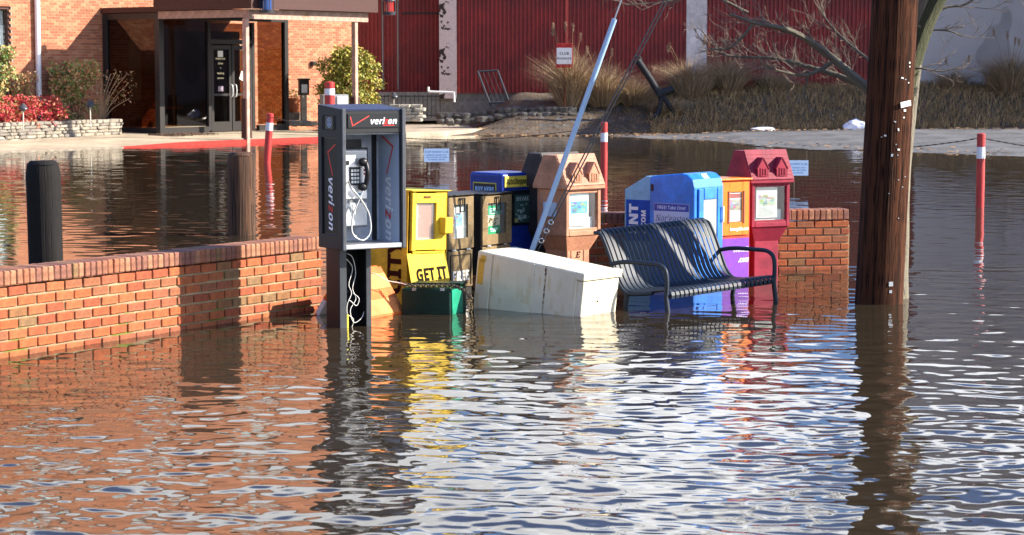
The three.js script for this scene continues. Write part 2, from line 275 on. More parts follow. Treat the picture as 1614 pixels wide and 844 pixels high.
{
  const R = rng(17), t = thing('brick_clubhouse', 'orange brick clubhouse with a glazed bronze entrance vestibule behind the stone planter', 'building', bp(0, 5.55, 0.05), YAW);
  const X0 = -9, X1 = 15, HT = 13.6;   // along U
  const holes = [[0.1, 1.45, 0.2, 3.4], [6.5, 9.9, 0, 2.9]];
  for (let k = 0; k < 5; k++) holes.push([-7 + k * 4.2, -5.4 + k * 4.2, 5.4, 7.6], [-7 + k * 4.2, -5.4 + k * 4.2, 9.4, 11.6]);
  const fields = brickField(R, X1 - X0, HT, holes.map(([a, b, c, d]) => [a - X0, b - X0, c, d]), [[0.45, 0.165, 0.078], [0.38, 0.125, 0.058], [0.48, 0.20, 0.10], [0.35, 0.11, 0.05]]);
  fields.translate(X0, 0, 0);
  const bm = mat([1, 1, 1], 0.9, { vertexColors: true, map: rep(grain, 2) });
  tag(part('brickwork', fields, bm, t), null, null, null, 'stuff');
  const wallM = mat([0.42, 0.32, 0.23], 0.95, { map: rep(grain, 2) });
  const segs = []; const ys = [0, 0.2, 2.9, 3.4, 5.4, 7.6, 9.4, 11.6, HT], xs = [X0, ...holes.flatMap((q) => [q[0], q[1]]), X1].sort((p, q) => p - q);
  for (let j = 0; j + 1 < ys.length; j++) for (let i = 0; i + 1 < xs.length; i++) { const mx = (xs[i] + xs[i + 1]) / 2, my = (ys[j] + ys[j + 1]) / 2; if (xs[i + 1] - xs[i] < 0.01 || holes.some(([a, b, c, d]) => mx > a && mx < b && my > c && my < d)) continue; segs.push(box(xs[i + 1] - xs[i], ys[j + 1] - ys[j], 0.28, mx, my, -0.145)); }
  part('wall', merge(segs), wallM, t);
  part('side_wall', merge([box(0.3, HT, 11.5, X0 - 0.15, HT / 2, -5.75), box(0.3, HT, 11.5, X1 - 0.15, HT / 2, -6.04), box(X1 - X0, HT, 0.3, (X0 + X1) / 2, HT / 2, -11.6)]), wallM, t);
  part('roof', box(X1 - X0 + 0.6, 0.35, 12.6, (X0 + X1) / 2, HT + 0.18, -5.9), brownTrim, t);
  part('floor', box(X1 - X0 - 0.8, 0.1, 11, (X0 + X1) / 2, 0.06, -5.85), mat([0.24, 0.17, 0.12], 0.7), t);
  part('inner_wall', box(8, 4, 0.2, 8, 2, -5), mat([0.40, 0.33, 0.26], 0.8), t);
  for (const [a, b, c, d] of holes.filter((h) => h[2] > 0.1)) { // window in each opening
    const w = part('window', merge([box(0.07, d - c, 0.1, a + 0.035, (c + d) / 2, -0.1), box(0.07, d - c, 0.1, b - 0.035, (c + d) / 2, -0.1), box(b - a - 0.142, 0.07, 0.1, (a + b) / 2, c + 0.035, -0.1), box(b - a - 0.142, 0.07, 0.1, (a + b) / 2, d - 0.035, -0.1)]), c < 1 ? brownTrim : bronze, t);
    part('pane', box(b - a - 0.145, d - c - 0.145, 0.008, (a + b) / 2, (c + d) / 2, -0.12), MAT.glass, w);
    part('curtain', prism(span(0, 1, 24).map((u, i) => [lerp(a + 0.1, b - 0.1, u), -0.2 + (i % 2 ? 0.03 : 0)]).concat(span(1, 0, 24).map((u, i) => [lerp(a + 0.1, b - 0.1, u), -0.21 + (i % 2 ? 0.03 : 0)])), d - c - 0.2).rotateX(-Math.PI / 2).translate(0, c + 0.1, -0.42), mat([0.55, 0.56, 0.55], 0.9), w);
  }
  // curtain in the recess beside the entrance
  part('curtain', box(0.42, 1.85, 0.03, 5.72, 1.9, 0.04), mat([0.42, 0.46, 0.46], 0.9), t);
  // vestibule: 4.56..9.6 along U, 2.15 deep
  const a0 = 4.56, a1 = 9.6, dz = 2.15, vh = 3.18;
  const ves = part('vestibule_frame', merge([
    box(0.17, vh, 0.17, a0 + 0.085, vh / 2 + 0.1, dz - 0.085), box(0.14, vh, 0.14, a1 - 0.07, vh / 2 + 0.1, dz - 0.085), box(0.12, vh, 0.12, a0 + 0.06, vh / 2 + 0.1, 0.09),
    box(1.84, 0.17, 0.12, 0, 0, 0).rotateY(Math.PI / 2).translate(a0 + 0.085, 0.185, 1.06), box(1.84, 0.16, 0.12, 0, 0, 0).rotateY(Math.PI / 2).translate(a0 + 0.085, vh + 0.02, 1.06),
    box(1.66, 0.17, 0.12, a0 + 1.02, 0.185, dz - 0.085), box(a1 - a0 - 0.32, 0.16, 0.12, (a0 + a1) / 2 + 0.01, vh + 0.02, dz - 0.085),
    box(0.10, vh - 0.25, 0.12, a0 + 1.90, vh / 2 + 0.03, dz - 0.085), box(0.10, vh - 0.25, 0.12, a0 + 3.62, vh / 2 + 0.03, dz - 0.085), box(1.06, 0.17, 0.12, a1 - 0.68, 0.185, dz - 0.085),
    box(1.62, 0.12, 0.11, a0 + 2.76, 2.55, dz - 0.085)]), bronze, t);
  part('vestibule_roof', box(a1 - a0 + 0.1, 0.14, dz + 0.05, (a0 + a1) / 2, vh + 0.185, dz / 2 + 0.03), brownTrim, t);
  for (const [w, h, x, y, r] of [[1.82, vh - 0.32, a0 + 0.085, 1.72, 1], [1.64, vh - 0.32, a0 + 1.02, 1.72, 0], [1.06, vh - 0.32, a1 - 0.66, 1.72, 0], [1.6, 0.42, a0 + 2.76, 2.84, 0]]) {
    const g = box(w, h, 0.012); if (r) g.rotateY(Math.PI / 2).translate(x, y, 1.06); else g.translate(x, y, dz - 0.085); part('pane', g, tinted, ves);
  }
  const notice = canvas(128, 256, (g, w, h) => { g.clearRect(0, 0, w, h); g.fillStyle = '#f3e6b4'; g.textAlign = 'center'; g.font = 'bold 22px sans-serif'; ['Please Use', 'Other', '*', 'Waiting', 'Service'].forEach((s, i) => g.fillText(s, 64, 40 + i * 40)); });
  for (let k = 0; k < 2; k++) { // a pair of glazed doors
    const x = a0 + 2.355 + k * 0.81, d = part('door', merge([box(0.09, 2.32, 0.06, x - 0.345, 1.29, dz - 0.06), box(0.09, 2.32, 0.06, x + 0.345, 1.29, dz - 0.06), box(0.6, 0.11, 0.06, x, 2.395, dz - 0.06), box(0.6, 0.26, 0.06, x, 0.26, dz - 0.06), box(0.6, 0.06, 0.06, x, 1.12, dz - 0.06)]), bronze, t);
    part('pane', box(0.6, 1.94, 0.01, x, 1.36, dz - 0.072), tinted, d);
    part('handle', tube([V(x + (k ? -0.33 : 0.33), 1.05, dz - 0.03), V(x + (k ? -0.33 : 0.33), 1.07, dz + 0.05), V(x + (k ? -0.33 : 0.33), 1.38, dz + 0.05), V(x + (k ? -0.33 : 0.33), 1.40, dz - 0.03)], 0.014, 16, 6), MAT.chrome, d);
    if (!k) { const q = part('lettering', panel(0.42, 0.84), new THREE.MeshPhysicalMaterial({ map: notice, transparent: true, roughness: 0.6, alphaTest: 0.5 }), d, x, 1.78, dz - 0.062); part('notice', box(0.2, 0.17, 0.004, x, 2.22, dz - 0.064), MAT.paper, d); part('notice', box(0.2, 0.14, 0.004, x, 1.28, dz - 0.064), mat([0.25, 0.2, 0.24], 0.8), d); }
    else { const q = part('notice', box(0.19, 0.24, 0.004), MAT.paper, d, x + 0.05, 1.62, dz - 0.058); q.rotation.z = -0.4; }
  }
  part('bench_seat', rbox(1.3, 0.06, 0.45, 0.02, a0 + 0.95, 0.78, 1.15), mat([0.50, 0.26, 0.08], 0.5), t);
  part('downspout', cyl(0.07, 0.07, 6.4, 2.24, 0, 0.1), mat([0.80, 0.80, 0.78], 0.5), t);
  // wall lamp by the right corner
  part('wall_lamp', merge([box(0.16, 0.14, 0.12, 13.0, 1.98, 0.07), box(0.10, 0.08, 0.03, 13.0, 1.98, 0.145)]), MAT.darkGrey, t);
}
{ // entrance canopy on two posts at the kerb
  const t = thing('entrance_canopy', 'flat brown entrance canopy on slim posts at the red kerb', 'canopy', bp(0, 0.1, 0), YAW);
  const a0 = 4.15, a1 = 9.1, top = 3.36;
  part('roof', merge([box(a1 - a0, 0.66, 0.14, (a0 + a1) / 2, top + 0.34, 0.3), box(0.14, 0.66, 3.3, a0 + 0.07, top + 0.34, -1.42), box(0.14, 0.66, 3.3, a1 - 0.07, top + 0.34, -1.42), box(a1 - a0 - 0.3, 0.12, 3.3, (a0 + a1) / 2, top + 0.5, -1.42)]), brownTrim, t);
  const beam = part('beam', box(a1 - a0 - 0.3, 0.24, 0.2, (a0 + a1) / 2, top - 0.122, 0.05), tanTrim, t);
  part('beam', box(0.18, 0.19, 3.0, a0 + 0.24, top - 0.105, -1.56), tanTrim, t);
  const stamp = canvas(64, 64, (g) => { g.clearRect(0, 0, 64, 64); g.fillStyle = '#7d5b2a'; g.font = 'bold 34px serif'; g.textAlign = 'center'; g.fillText('100', 32, 42); });
  part('number', panel(0.36, 0.3), new THREE.MeshPhysicalMaterial({ map: stamp, alphaTest: 0.5, transparent: true, roughness: 0.6 }), beam, (a0 + a1) / 2 - 0.2, top - 0.12, 0.153);
  for (const a of [4.28, 8.5]) {
    const p = part('post', box(0.11, top - 0.245, 0.13, a, (top - 0.245) / 2, 0.05), tanTrim, t);
    part('post_sleeve', merge([box(0.05, 1.0, 0.16, a - 0.085, 0.62, 0.05), box(0.05, 1.0, 0.16, a + 0.085, 0.62, 0.05)]), brownTrim, p);
  }
}
function lantern(px, py, z, color, label) {
  const p = atDepth(px, py, z), t = thing('ship_lantern', label, 'lantern', p, 0, 'ship lanterns on the entrance canopy'); t.scale.setScalar(1.45);
  part('lens', cyl(0.085, 0.085, 0.2, 0, -0.1, 0, 14), mat(color, 0.15, { transmission: 0.35, thickness: 0 }), t);
  part('cap', merge([cyl(0.13, 0.09, 0.09, 0, 0.1, 0, 14), cyl(0.04, 0.03, 0.2, 0, 0.19, 0, 10)]), MAT.darkGrey, t);
  part('base', cyl(0.12, 0.13, 0.06, 0, -0.16, 0, 14), MAT.darkGrey, t);
  for (let k = 0; k < 6; k++) part('guard_bar', cyl(0.009, 0.009, 0.2, 0.115 * Math.cos(k), -0.1, 0.115 * Math.sin(k), 5), MAT.darkGrey, t);
  part('bracket', merge([box(0.05, 0.3, 0.06, 0, 0.2, -0.18), box(0.04, 0.04, 0.2, 0, 0.3, -0.09)]), MAT.darkGrey, t);
}
lantern(420, 6, 54.4, [0.03, 0.10, 0.35], 'ship lantern with a blue lens on the canopy');
lantern(613, 10, 58.4, [0.65, 0.03, 0.02], 'ship lantern with a red lens at the canopy end');
console.log('clubhouse done');

// foliage: leaf-sized folded faces spread through a volume
function leaves(R, n, fn, size, tones, droop = 0.3) {
  const pos = [], nor = [], col = [];
  for (let i = 0; i < n; i++) {
    const p = fn(R); if (!p) continue; const s = size * (0.6 + 0.8 * R()), a = R() * 6.283, e = (R() - 0.5) * 2.4, d = V(Math.cos(a) * Math.cos(e), Math.sin(e) - droop, Math.sin(a) * Math.cos(e)).normalize();
    const q = V(R() - 0.5, R() - 0.5, R() - 0.5).cross(d).normalize(), w = q.multiplyScalar(s * 0.32), n0 = d.clone().cross(w).normalize(), f = n0.clone().multiplyScalar(s * 0.1);
    const t = tones[Math.floor(R() * tones.length)], k = 0.75 + 0.5 * R();
    const b = p, m = p.clone().addScaledVector(d, s * 0.5), tip = p.clone().addScaledVector(d, s), l = m.clone().add(w).add(f), r = m.clone().sub(w).add(f);
    for (const [x, y, z] of [[b, l, tip], [b, tip, r]]) { const nn = y.clone().sub(x).cross(z.clone().sub(x)).normalize(); for (const v of [x, y, z]) { pos.push(v.x, v.y, v.z); nor.push(nn.x, nn.y, nn.z); col.push(t[0] * k, t[1] * k, t[2] * k); } }
  }
  const g = new THREE.BufferGeometry(); for (const [k, v] of [['position', pos], ['normal', nor], ['color', col]]) g.setAttribute(k, new THREE.Float32BufferAttribute(v, 3)); return g;
}
const leafM = mat([1, 1, 1], 0.6, { vertexColors: true, side: THREE.DoubleSide });
function inClumps(R, centers, rad) { return (r) => { const c = centers[Math.floor(r() * centers.length)]; const v = V(r() - 0.5, r() - 0.5, r() - 0.5).normalize().multiplyScalar(rad * Math.pow(r(), 0.45)); v.y *= 0.8; return c.clone().add(v); }; }
function shrub(name, label, cat, base, w, h, tones, seed, o = {}) {
  const R = rng(seed), t = thing(name, label, cat, base, 0, o.group), centers = [];
  const nC = o.clumps ?? 26;
  for (let i = 0; i < nC; i++) { const a = R() * 6.283, y = Math.pow(R(), o.low ?? 0.7), rr = (o.round ? Math.sqrt(Math.max(0.05, 1 - (2 * y - 1) ** 2)) : 0.55 + 0.45 * R()) * Math.pow(R(), 0.4); centers.push(V(Math.cos(a) * rr * w / 2, h * (0.12 + 0.82 * y), Math.sin(a) * rr * w / 2 * 0.8)); }
  part('foliage', leaves(R, o.n ?? 2600, inClumps(R, centers, o.rad ?? 0.2), o.leaf ?? 0.07, tones), leafM, t);
  const stems = centers.slice(0, 12).map((c) => tube([V((R() - 0.5) * 0.15, -0.1, (R() - 0.5) * 0.15), V(c.x * 0.4, c.y * 0.55, c.z * 0.4), c], 0.009, 8, 4));
  part('stems', merge(stems), mat([0.16, 0.09, 0.05], 0.9), t);
  return t;
}
{ // dry-stone planter in front of the clubhouse, stone by stone
  const R = rng(33), t = thing('stone_planter', 'low dry-stacked stone planter wall in front of the brick clubhouse', 'planter', bp(-3, 3.7, -0.05), YAW);
  const stoneMs = [[0.46, 0.40, 0.31], [0.38, 0.33, 0.26], [0.56, 0.49, 0.38], [0.34, 0.30, 0.25]].map((c) => mat(c, 0.95, { map: rep(blotch, 2.5), bumpMap: rep(rough, 5), bumpScale: 0.01 }));
  const shapes = Array.from({ length: 6 }, () => chamfer(1, 1, 1, 0.12, 0.14, R));
  const L = 6.5; let y = 0;
  for (let c = 0; c < 7; c++) { const h = 0.07 + 0.03 * R(); for (let x = 0; x < L - 0.04;) { const w = Math.min(0.14 + 0.3 * R(), L - x); const q = part('stone', shapes[Math.floor(R() * 6)], stoneMs[Math.floor(R() * 4)], t, x + w / 2, y + h / 2 + 0.0 + x * 0.006, -0.12 + (R() - 0.5) * 0.05); q.scale.set(w * 0.97, h * 0.95, 0.24); q.rotation.z = (R() - 0.5) * 0.06; x += w; } y += h * 0.97; }
  let y2 = 0; for (let c = 0; c < 7; c++) { const h = 0.08; for (let z = -0.3; z > -1.8;) { const w = 0.2 + 0.25 * R(); const q = part('stone', shapes[Math.floor(R() * 6)], stoneMs[Math.floor(R() * 4)], t, L - 0.1, y2 + h / 2 + 0.04, z - w / 2); q.scale.set(0.24, h * 0.95, w * 0.97); z -= w; } y2 += h * 0.97; }
  part('core', box(L - 0.26, 0.42, 0.12, L / 2 - 0.1, 0.21, -0.2), mat([0.34, 0.30, 0.25], 1), t);
  part('soil', box(L - 0.3, 0.36, 1.5, L / 2 - 0.1, 0.22, -1.05), mat([0.06, 0.04, 0.028], 1, { map: rep(speck, 1) }), t);
}
const at = (a, d, h) => bp(a, d, h), baseAt = (px, py, z) => V(bx(px, z), EYE - (py - HORIZON) * z / F, -z);
const redT = [[0.50, 0.035, 0.05], [0.60, 0.06, 0.08], [0.42, 0.025, 0.035], [0.56, 0.17, 0.09], [0.28, 0.13, 0.04]], grnT = [[0.10, 0.20, 0.04], [0.16, 0.24, 0.05], [0.34, 0.27, 0.08], [0.44, 0.29, 0.11]], dryT = [[0.42, 0.31, 0.12], [0.46, 0.27, 0.13], [0.26, 0.24, 0.08], [0.48, 0.18, 0.09]];
shrub('red_shrub', 'low crimson shrub at the far end of the planter', 'shrub', at(-0.35, 4.15, 0.28), 1.1, 0.82, redT, 41, { group: 'low red shrubs in the stone planter', n: 2600, leaf: 0.075 });
shrub('red_shrub', 'low crimson shrub below the white downspout', 'shrub', at(0.45, 4.2, 0.30), 1.2, 0.86, redT, 42, { group: 'low red shrubs in the stone planter', n: 3000, leaf: 0.075 });
shrub('red_shrub', 'low crimson shrub beside the path light and the tall dry shrub', 'shrub', at(1.3, 4.1, 0.32), 0.95, 0.80, redT, 43, { group: 'low red shrubs in the stone planter', n: 2200, leaf: 0.075 });
shrub('tall_shrub', 'tall green and bronze shrub beneath the curtained window', 'shrub', at(0.1, 4.9, 0.3), 1.7, 2.15, grnT, 44, { n: 5600, clumps: 48, leaf: 0.085, rad: 0.26 });
shrub('tall_shrub', 'tall tan and green shrub against the brick beside the vestibule', 'shrub', at(2.9, 4.75, 0.3), 1.45, 1.85, [...dryT, ...grnT], 45, { n: 4600, clumps: 44, leaf: 0.075, rad: 0.24 });
shrub('thin_shrub', 'sparse russet shrub behind the white downspout', 'shrub', at(1.5, 5.2, 0.3), 0.9, 1.5, dryT, 47, { n: 1700, clumps: 34, leaf: 0.06, rad: 0.2 });
{
  const R = rng(49), t = thing('bare_twig_shrub', 'nearly bare twiggy shrub arching before the vestibule glass', 'shrub', at(3.1, 4.1, 0.35)), list = [];
  for (let i = 0; i < 16; i++) { const a = (R() - 0.35) * 1.6, h = 0.6 + 0.9 * R(); list.push(tube([V(0, 0, 0), V(a * 0.35, h * 0.6, (R() - 0.5) * 0.3), V(a * 0.9, h, (R() - 0.5) * 0.5)], 0.008, 10, 4)); }
  part('stems', merge(list), mat([0.30, 0.20, 0.12], 0.9), t);
  part('foliage', leaves(R, 260, (r) => V((r() - 0.3) * 1.3, 0.6 + 0.9 * r(), (r() - 0.5) * 0.5), 0.05, dryT), leafM, t);
}
function pathLight(p, label, h = 0.5) {
  const t = thing('path_light', label, 'light', p, 0, 'garden path lights');
  part('stem', cyl(0.018, 0.018, h, 0, 0, 0, 8), mat([0.45, 0.42, 0.36], 0.5), t);
  part('lamp_shade', merge([cyl(0.12, 0.03, 0.11, 0, h + 0.05, 0, 14), cyl(0.13, 0.12, 0.03, 0, h + 0.02, 0, 14), cyl(0.07, 0.07, 0.06, 0, h - 0.03, 0, 10)]), MAT.darkGrey, t);
}
pathLight(at(-0.05, 3.45, 0.36), 'small mushroom path light between the crimson shrubs', 0.5);
pathLight(at(2.2, 3.5, 0.40), 'small mushroom path light near the end of the planter', 0.52);
{ // mulch and pot before the right-hand brick wall, notice box, round shrub
  const R = rng(51);
  const nb = thing('notice_box', 'small dark notice box with a white sheet on a pale post', 'notice box', baseAt(479, 196, 61.5), 0.5);
  part('post', box(0.16, 0.85, 0.12, 0, 0.42, 0), worn([0.42, 0.38, 0.30], 0.9), nb);
  part('case', box(0.30, 0.42, 0.1, 0, 1.05, 0.02), bronze, nb);
  part('sheet', box(0.18, 0.24, 0.004, 0, 1.02, 0.075), MAT.paper, nb);
  part('hood', box(0.34, 0.05, 0.16, 0, 1.285, 0.03), bronze, nb);
  const pot = thing('terracotta_pot', 'round terracotta pot of withered plants beside the notice box', 'plant pot', baseAt(463, 189, 62));
  part('pot', new THREE.LatheGeometry([[0.001, 0], [0.17, 0], [0.25, 0.16], [0.26, 0.34], [0.29, 0.36], [0.29, 0.42], [0.25, 0.42], [0.24, 0.36], [0.001, 0.36]].map(([x, y]) => new THREE.Vector2(x, y + 0.22)), 20), worn([0.46, 0.16, 0.08], 0.85), pot);
  part('stand', box(0.4, 0.22, 0.4, 0, 0.11, 0), worn([0.3, 0.27, 0.22], 0.9), pot);
  part('foliage', leaves(R, 220, (r) => V((r() - 0.5) * 0.5, 0.62 + r() * 0.25, (r() - 0.5) * 0.4), 0.07, dryT), leafM, pot);
  const sh = shrub('round_shrub', 'large rounded yellow-green shrub before the sunlit brick wall', 'shrub', baseAt(549, 196, 61), 1.75, 2.2, [[0.36, 0.33, 0.045], [0.28, 0.28, 0.04], [0.44, 0.38, 0.06], [0.16, 0.19, 0.03], [0.38, 0.23, 0.05]], 53, { n: 15000, clumps: 95, leaf: 0.085, rad: 0.26, round: true });
  const gs = Array.from({ length: 5 }, () => chamfer(1, 1, 1, 0.14, 0.18, R)), sm = [[0.40, 0.36, 0.28], [0.30, 0.27, 0.22], [0.48, 0.43, 0.34]].map((c) => mat(c, 0.95, { map: rep(blotch, 2) }));
  const lw = thing('low_stone_wall', 'short stub of stacked stone wall right behind the phone kiosk', 'wall', baseAt(640, 191, 61));
  for (let c = 0; c < 5; c++) for (let k = 0; k < 3; k++) { const q = part('stone', gs[(c * 3 + k) % 5], sm[(c + k) % 3], lw, -0.3 + k * 0.3 + (c % 2) * 0.1, 0.05 + c * 0.095, 0); q.scale.set(0.31, 0.097, 0.35); }
  const ls = thing('edging_stones', 'row of edging stones below the terracotta pot', 'stones', baseAt(470, 198, 61.3));
  for (let k = 0; k < 6; k++) { const q = part('stone', gs[k % 5], sm[k % 3], ls, -0.5 + k * 0.19, 0.07, (R() - 0.5) * 0.1); q.scale.set(0.2, 0.13 + 0.05 * R(), 0.2); }
  pathLight(baseAt(621, 184, 62), 'small mushroom path light among stems by the dark fence', 0.55);
  const ub = thing('utility_box', 'pale grey utility box behind the red and white guard post', 'utility box', baseAt(527, 203, 59.5), 0.35);
  part('cabinet', rbox(0.72, 0.95, 0.4, 0.02, 0, 0.475, 0), painted([0.34, 0.36, 0.36], 0.5), ub);
  part('door_panel', rbox(0.30, 0.8, 0.03, 0.01, 0.18, 0.5, 0.21), MAT.white, ub);
}
stuff('mulch', (() => { const R = rng(57), l = []; for (let i = 0; i < 420; i++) { const p = bp(3.9 + R() * 1.6, 3.2 - 0.6 * R() * (1 + R()), 0).setY(0); const g = box(0.03 + 0.06 * R(), 0.02, 0.03 + 0.03 * R()); g.rotateY(R() * 3); g.translate(p.x, pavH(4.5, 3) + 0.012 + 0.02 * R(), p.z); l.push(g); } return merge(l); })(), mat([0.10, 0.055, 0.032], 1), 'brown bark mulch at the vestibule corner', 'mulch');
console.log('planting done');
// ---------------------------------------------------------------- red barn-like boathouse and the pale building
const barnRed = mat([0.29, 0.017, 0.010], 0.55, { map: rep(blotch, 0.5) });
const peel = data(512, (u, v) => { const n = fbm(u * 7, v * 7, 0, 6, 7), m = sst(0.60, 0.64, n + 0.18 * (fbm(u * 2, v * 2 + 3, 0, 3, 2) - 0.5)); const l = 0.86 + 0.12 * fbm(u * 20, v * 20, 0, 3, 20); return [lerp(l, 0.22, m), lerp(l * 0.95, 0.17, m), lerp(l * 0.93, 0.13, m)]; });

function corrugated(x0, x1, y0, y1, z, pitch = 0.128) {
  const out = []; const n = Math.round((x1 - x0) / pitch), p = (x1 - x0) / n;
  for (let i = 0; i < n; i++) { const a = x0 + i * p; out.push([a, 0], [a + p * 0.42, 0], [a + p * 0.52, 0.06], [a + p * 0.9, 0.06]); } out.push([x1, 0]);
  const pos = [], uv = []; for (let i = 0; i + 1 < out.length; i++) { const [a, c] = out[i], [b, d] = out[i + 1]; for (const [x, y, zz] of [[a, y0, c], [b, y0, d], [b, y1, d], [a, y0, c], [b, y1, d], [a, y1, c]]) { pos.push(x, y, -z + zz); uv.push(x, y); } }
  const g = new THREE.BufferGeometry(); g.setAttribute('position', new THREE.Float32BufferAttribute(pos, 3)); g.setAttribute('uv', new THREE.Float32BufferAttribute(uv, 2)); g.computeVertexNormals(); return g;
}
{
  const t = thing('red_boathouse', 'long boathouse clad in dark red ribbed metal with peeling white pilasters', 'building', V(0, 0, 0));
  const top = 6.0, y0 = 1.12, xs = [bx(590), bx(693), bx(720), bx(1080), bx(1112), bx(1440)];
  part('siding', corrugated(xs[0] - 1, xs[1], y0, top, BZ + 1.6), barnRed, t);
  part('siding', corrugated(xs[2], xs[3], y0, top, BZ), barnRed, t);
  part('siding', corrugated(xs[4], xs[5], y0, top, BZ), barnRed, t);
  const pm = mat([0.62, 0.56, 0.53], 0.9, { map: rep(peel, 0.71), bumpMap: rep(rough, 2), bumpScale: 0.006 });
  part('pilaster', box(xs[2] - xs[1], top - 0.95, 1.85, (xs[1] + xs[2]) / 2, 0.95 + (top - 0.95) / 2, -BZ - 0.78), pm, t);
  part('pilaster', box(xs[4] - xs[3], top - 0.95, 0.3, (xs[3] + xs[4]) / 2, 0.95 + (top - 0.95) / 2, -BZ + 0.0), mat([0.62, 0.57, 0.55], 0.9, { map: rep(blotch, 0.6), bumpMap: rep(rough, 2), bumpScale: 0.006 }), t);
  part('trim_strip', box(0.1, 3.2, 0.05, bx(893), 4.2, -BZ + 0.09), mat([0.42, 0.04, 0.025], 0.5), t);
  part('foundation', box(xs[5] - xs[0] + 1, 0.9, 0.3, (xs[5] + xs[0]) / 2, 0.70, -BZ - 0.2), worn([0.20, 0.19, 0.17], 0.95), t);
  part('body', box(xs[5] - xs[0] + 1, top - 0.4, 9, (xs[5] + xs[0] - 1) / 2 + 0.5, (top - 0.4) / 2 + 0.2, -BZ - 6.2), painted([0.10, 0.012, 0.010], 0.8), t);
  part('roof', box(xs[5] - xs[0] + 1.4, 0.25, 11, (xs[5] + xs[0] - 1) / 2 + 0.5, top + 0.125, -BZ - 5.3), mat([0.10, 0.10, 0.10], 0.7), t);
  for (const px of [604, 628]) part('wall_pipe', cyl(0.03, 0.03, 4.2, bx(px, BZ + 1.5), 1.2, -BZ - 1.5, 8), mat([0.25, 0.20, 0.19], 0.6), t);
  part('strap_hinge', box(1.4, 0.05, 0.04, bx(668, BZ + 1.5), 1.81 + 92 * BZ / F, -BZ - 1.5), MAT.black, t);
}
{
  const t = thing('pale_building', 'tall pale grey painted building beyond the utility pole', 'building', V(0, 0, 0));
  const x0 = bx(1440) + 0.01, wallT = data(512, (u, v) => { const n = fbm(u * 5, v * 5, 0, 6, 5), p = sst(0.55, 0.57, fbm(u * 3 + 2, v * 2, 0, 3, 3)) * 0.12; const l = 0.80 + 0.14 * n - p; return [l, l * 0.985, l * 0.97]; });
  const m = mat([0.66, 0.61, 0.55], 0.9, { map: rep(wallT, 0.22), bumpMap: rep(rough, 1), bumpScale: 0.006 });
  part('wall', box(12, 10.2, 9, x0 + 6, 0.5 + 5.1, -BZ - 4.35), m, t);
  part('wing', box(12, 9, 20, bx(1614) + 2.3 + 6, 4.4, -BZ - 2.6), m, t);
  part('roof', box(12.3, 0.3, 9.3, x0 + 6.1, 10.85, -BZ - 4.4), mat([0.12, 0.12, 0.12], 0.8), t);
}
struct('bank', heightSheet(span(-2.2, 19, 130), span(60.9, 68.2, 60), (x, z) => groundH(x, z) + 0.006), mat([0.15, 0.105, 0.065], 1, { map: rep(speck, 0.7), bumpMap: rep(rough, 1.5), bumpScale: 0.03 }));
// iron fence in the recess, white pipe, tube frame, sign, anchor
{
  const t = thing('iron_fence', 'black iron picket fence in the recess beside the round shrub', 'fence', baseAt(640, 186, 66));
  const w = 2.1, h = 0.72;
  part('rail', merge([box(w, 0.03, 0.03, 0, 0.08, 0), box(w, 0.03, 0.03, 0, h - 0.05, 0)]), MAT.black, t);
  for (let k = 0; k <= 16; k++) part('picket', box(0.02, h, 0.02, -w / 2 + k * w / 16, h / 2, 0.027), MAT.black, t);
  const p = (x, y) => atDepth(x, y, 66.4);
  single('white_pipe', merge([bar(p(675, 137), p(675, 144.5), 0.035), bar(p(675, 144.5), p(715, 146), 0.035), bar(p(715, 145), p(716, 161), 0.035)]), MAT.white, 'bent white pipe at the foot of the peeling pilaster', 'pipe');
  const f = thing('tube_frame', 'dark metal tube frame leaning against the red siding', 'frame', V(0, 0, 0)), q = (x, y, z = 67.2) => atDepth(x, y, z);
  part('leg', bar(q(753, 113), q(773, 166, 66.4), 0.035), MAT.darkGrey, f); part('leg', bar(q(784, 111), q(803, 163, 66.4), 0.035), MAT.darkGrey, f);
  part('crossbar', bar(q(753, 113), q(784, 111), 0.03), MAT.darkGrey, f); part('crossbar', bar(q(771, 162, 66.4), q(803, 161, 66.4), 0.03), MAT.darkGrey, f);
  part('mesh_panel', merge([0.25, 0.5, 0.75].map((k) => bar(q(lerp(753, 784, k), 112), q(lerp(773, 803, k), 164, 66.4), 0.008))), MAT.darkGrey, f);
}
{
  const z = 64.0, s = z / F, t = thing('parking_sign', 'red board with a white parking sign standing in dry grass', 'sign', V(bx(889, z), 0.2, -z));
  const y = (py) => EYE - (py - HORIZON) * s - 0.2;
  part('board', rbox(26 * s, 38 * s, 0.03, 0.01, 0, y(88), 0), worn([0.46, 0.03, 0.025], 0.6), t);
  const tx = canvas(128, 136, (g, w, h) => { g.fillStyle = '#d9d8d4'; g.fillRect(0, 0, w, h); g.fillStyle = '#2a2a2c'; g.textAlign = 'center'; g.font = 'bold 33px sans-serif'; g.fillText('CLUB', 64, 58); g.font = 'bold 25px sans-serif'; g.fillText('MANAGER', 64, 98); });
  part('plate', box(24 * s, 25.5 * s, 0.008, 0, y(88.5), 0.022), MAT.white, t); part('lettering', panel(23.4 * s, 25 * s), print(tx), t, 0, y(88.5), 0.0285);
  part('post', cyl(0.03, 0.03, y(70), 0.02, 0, -0.05, 10), MAT.rust, t);
}
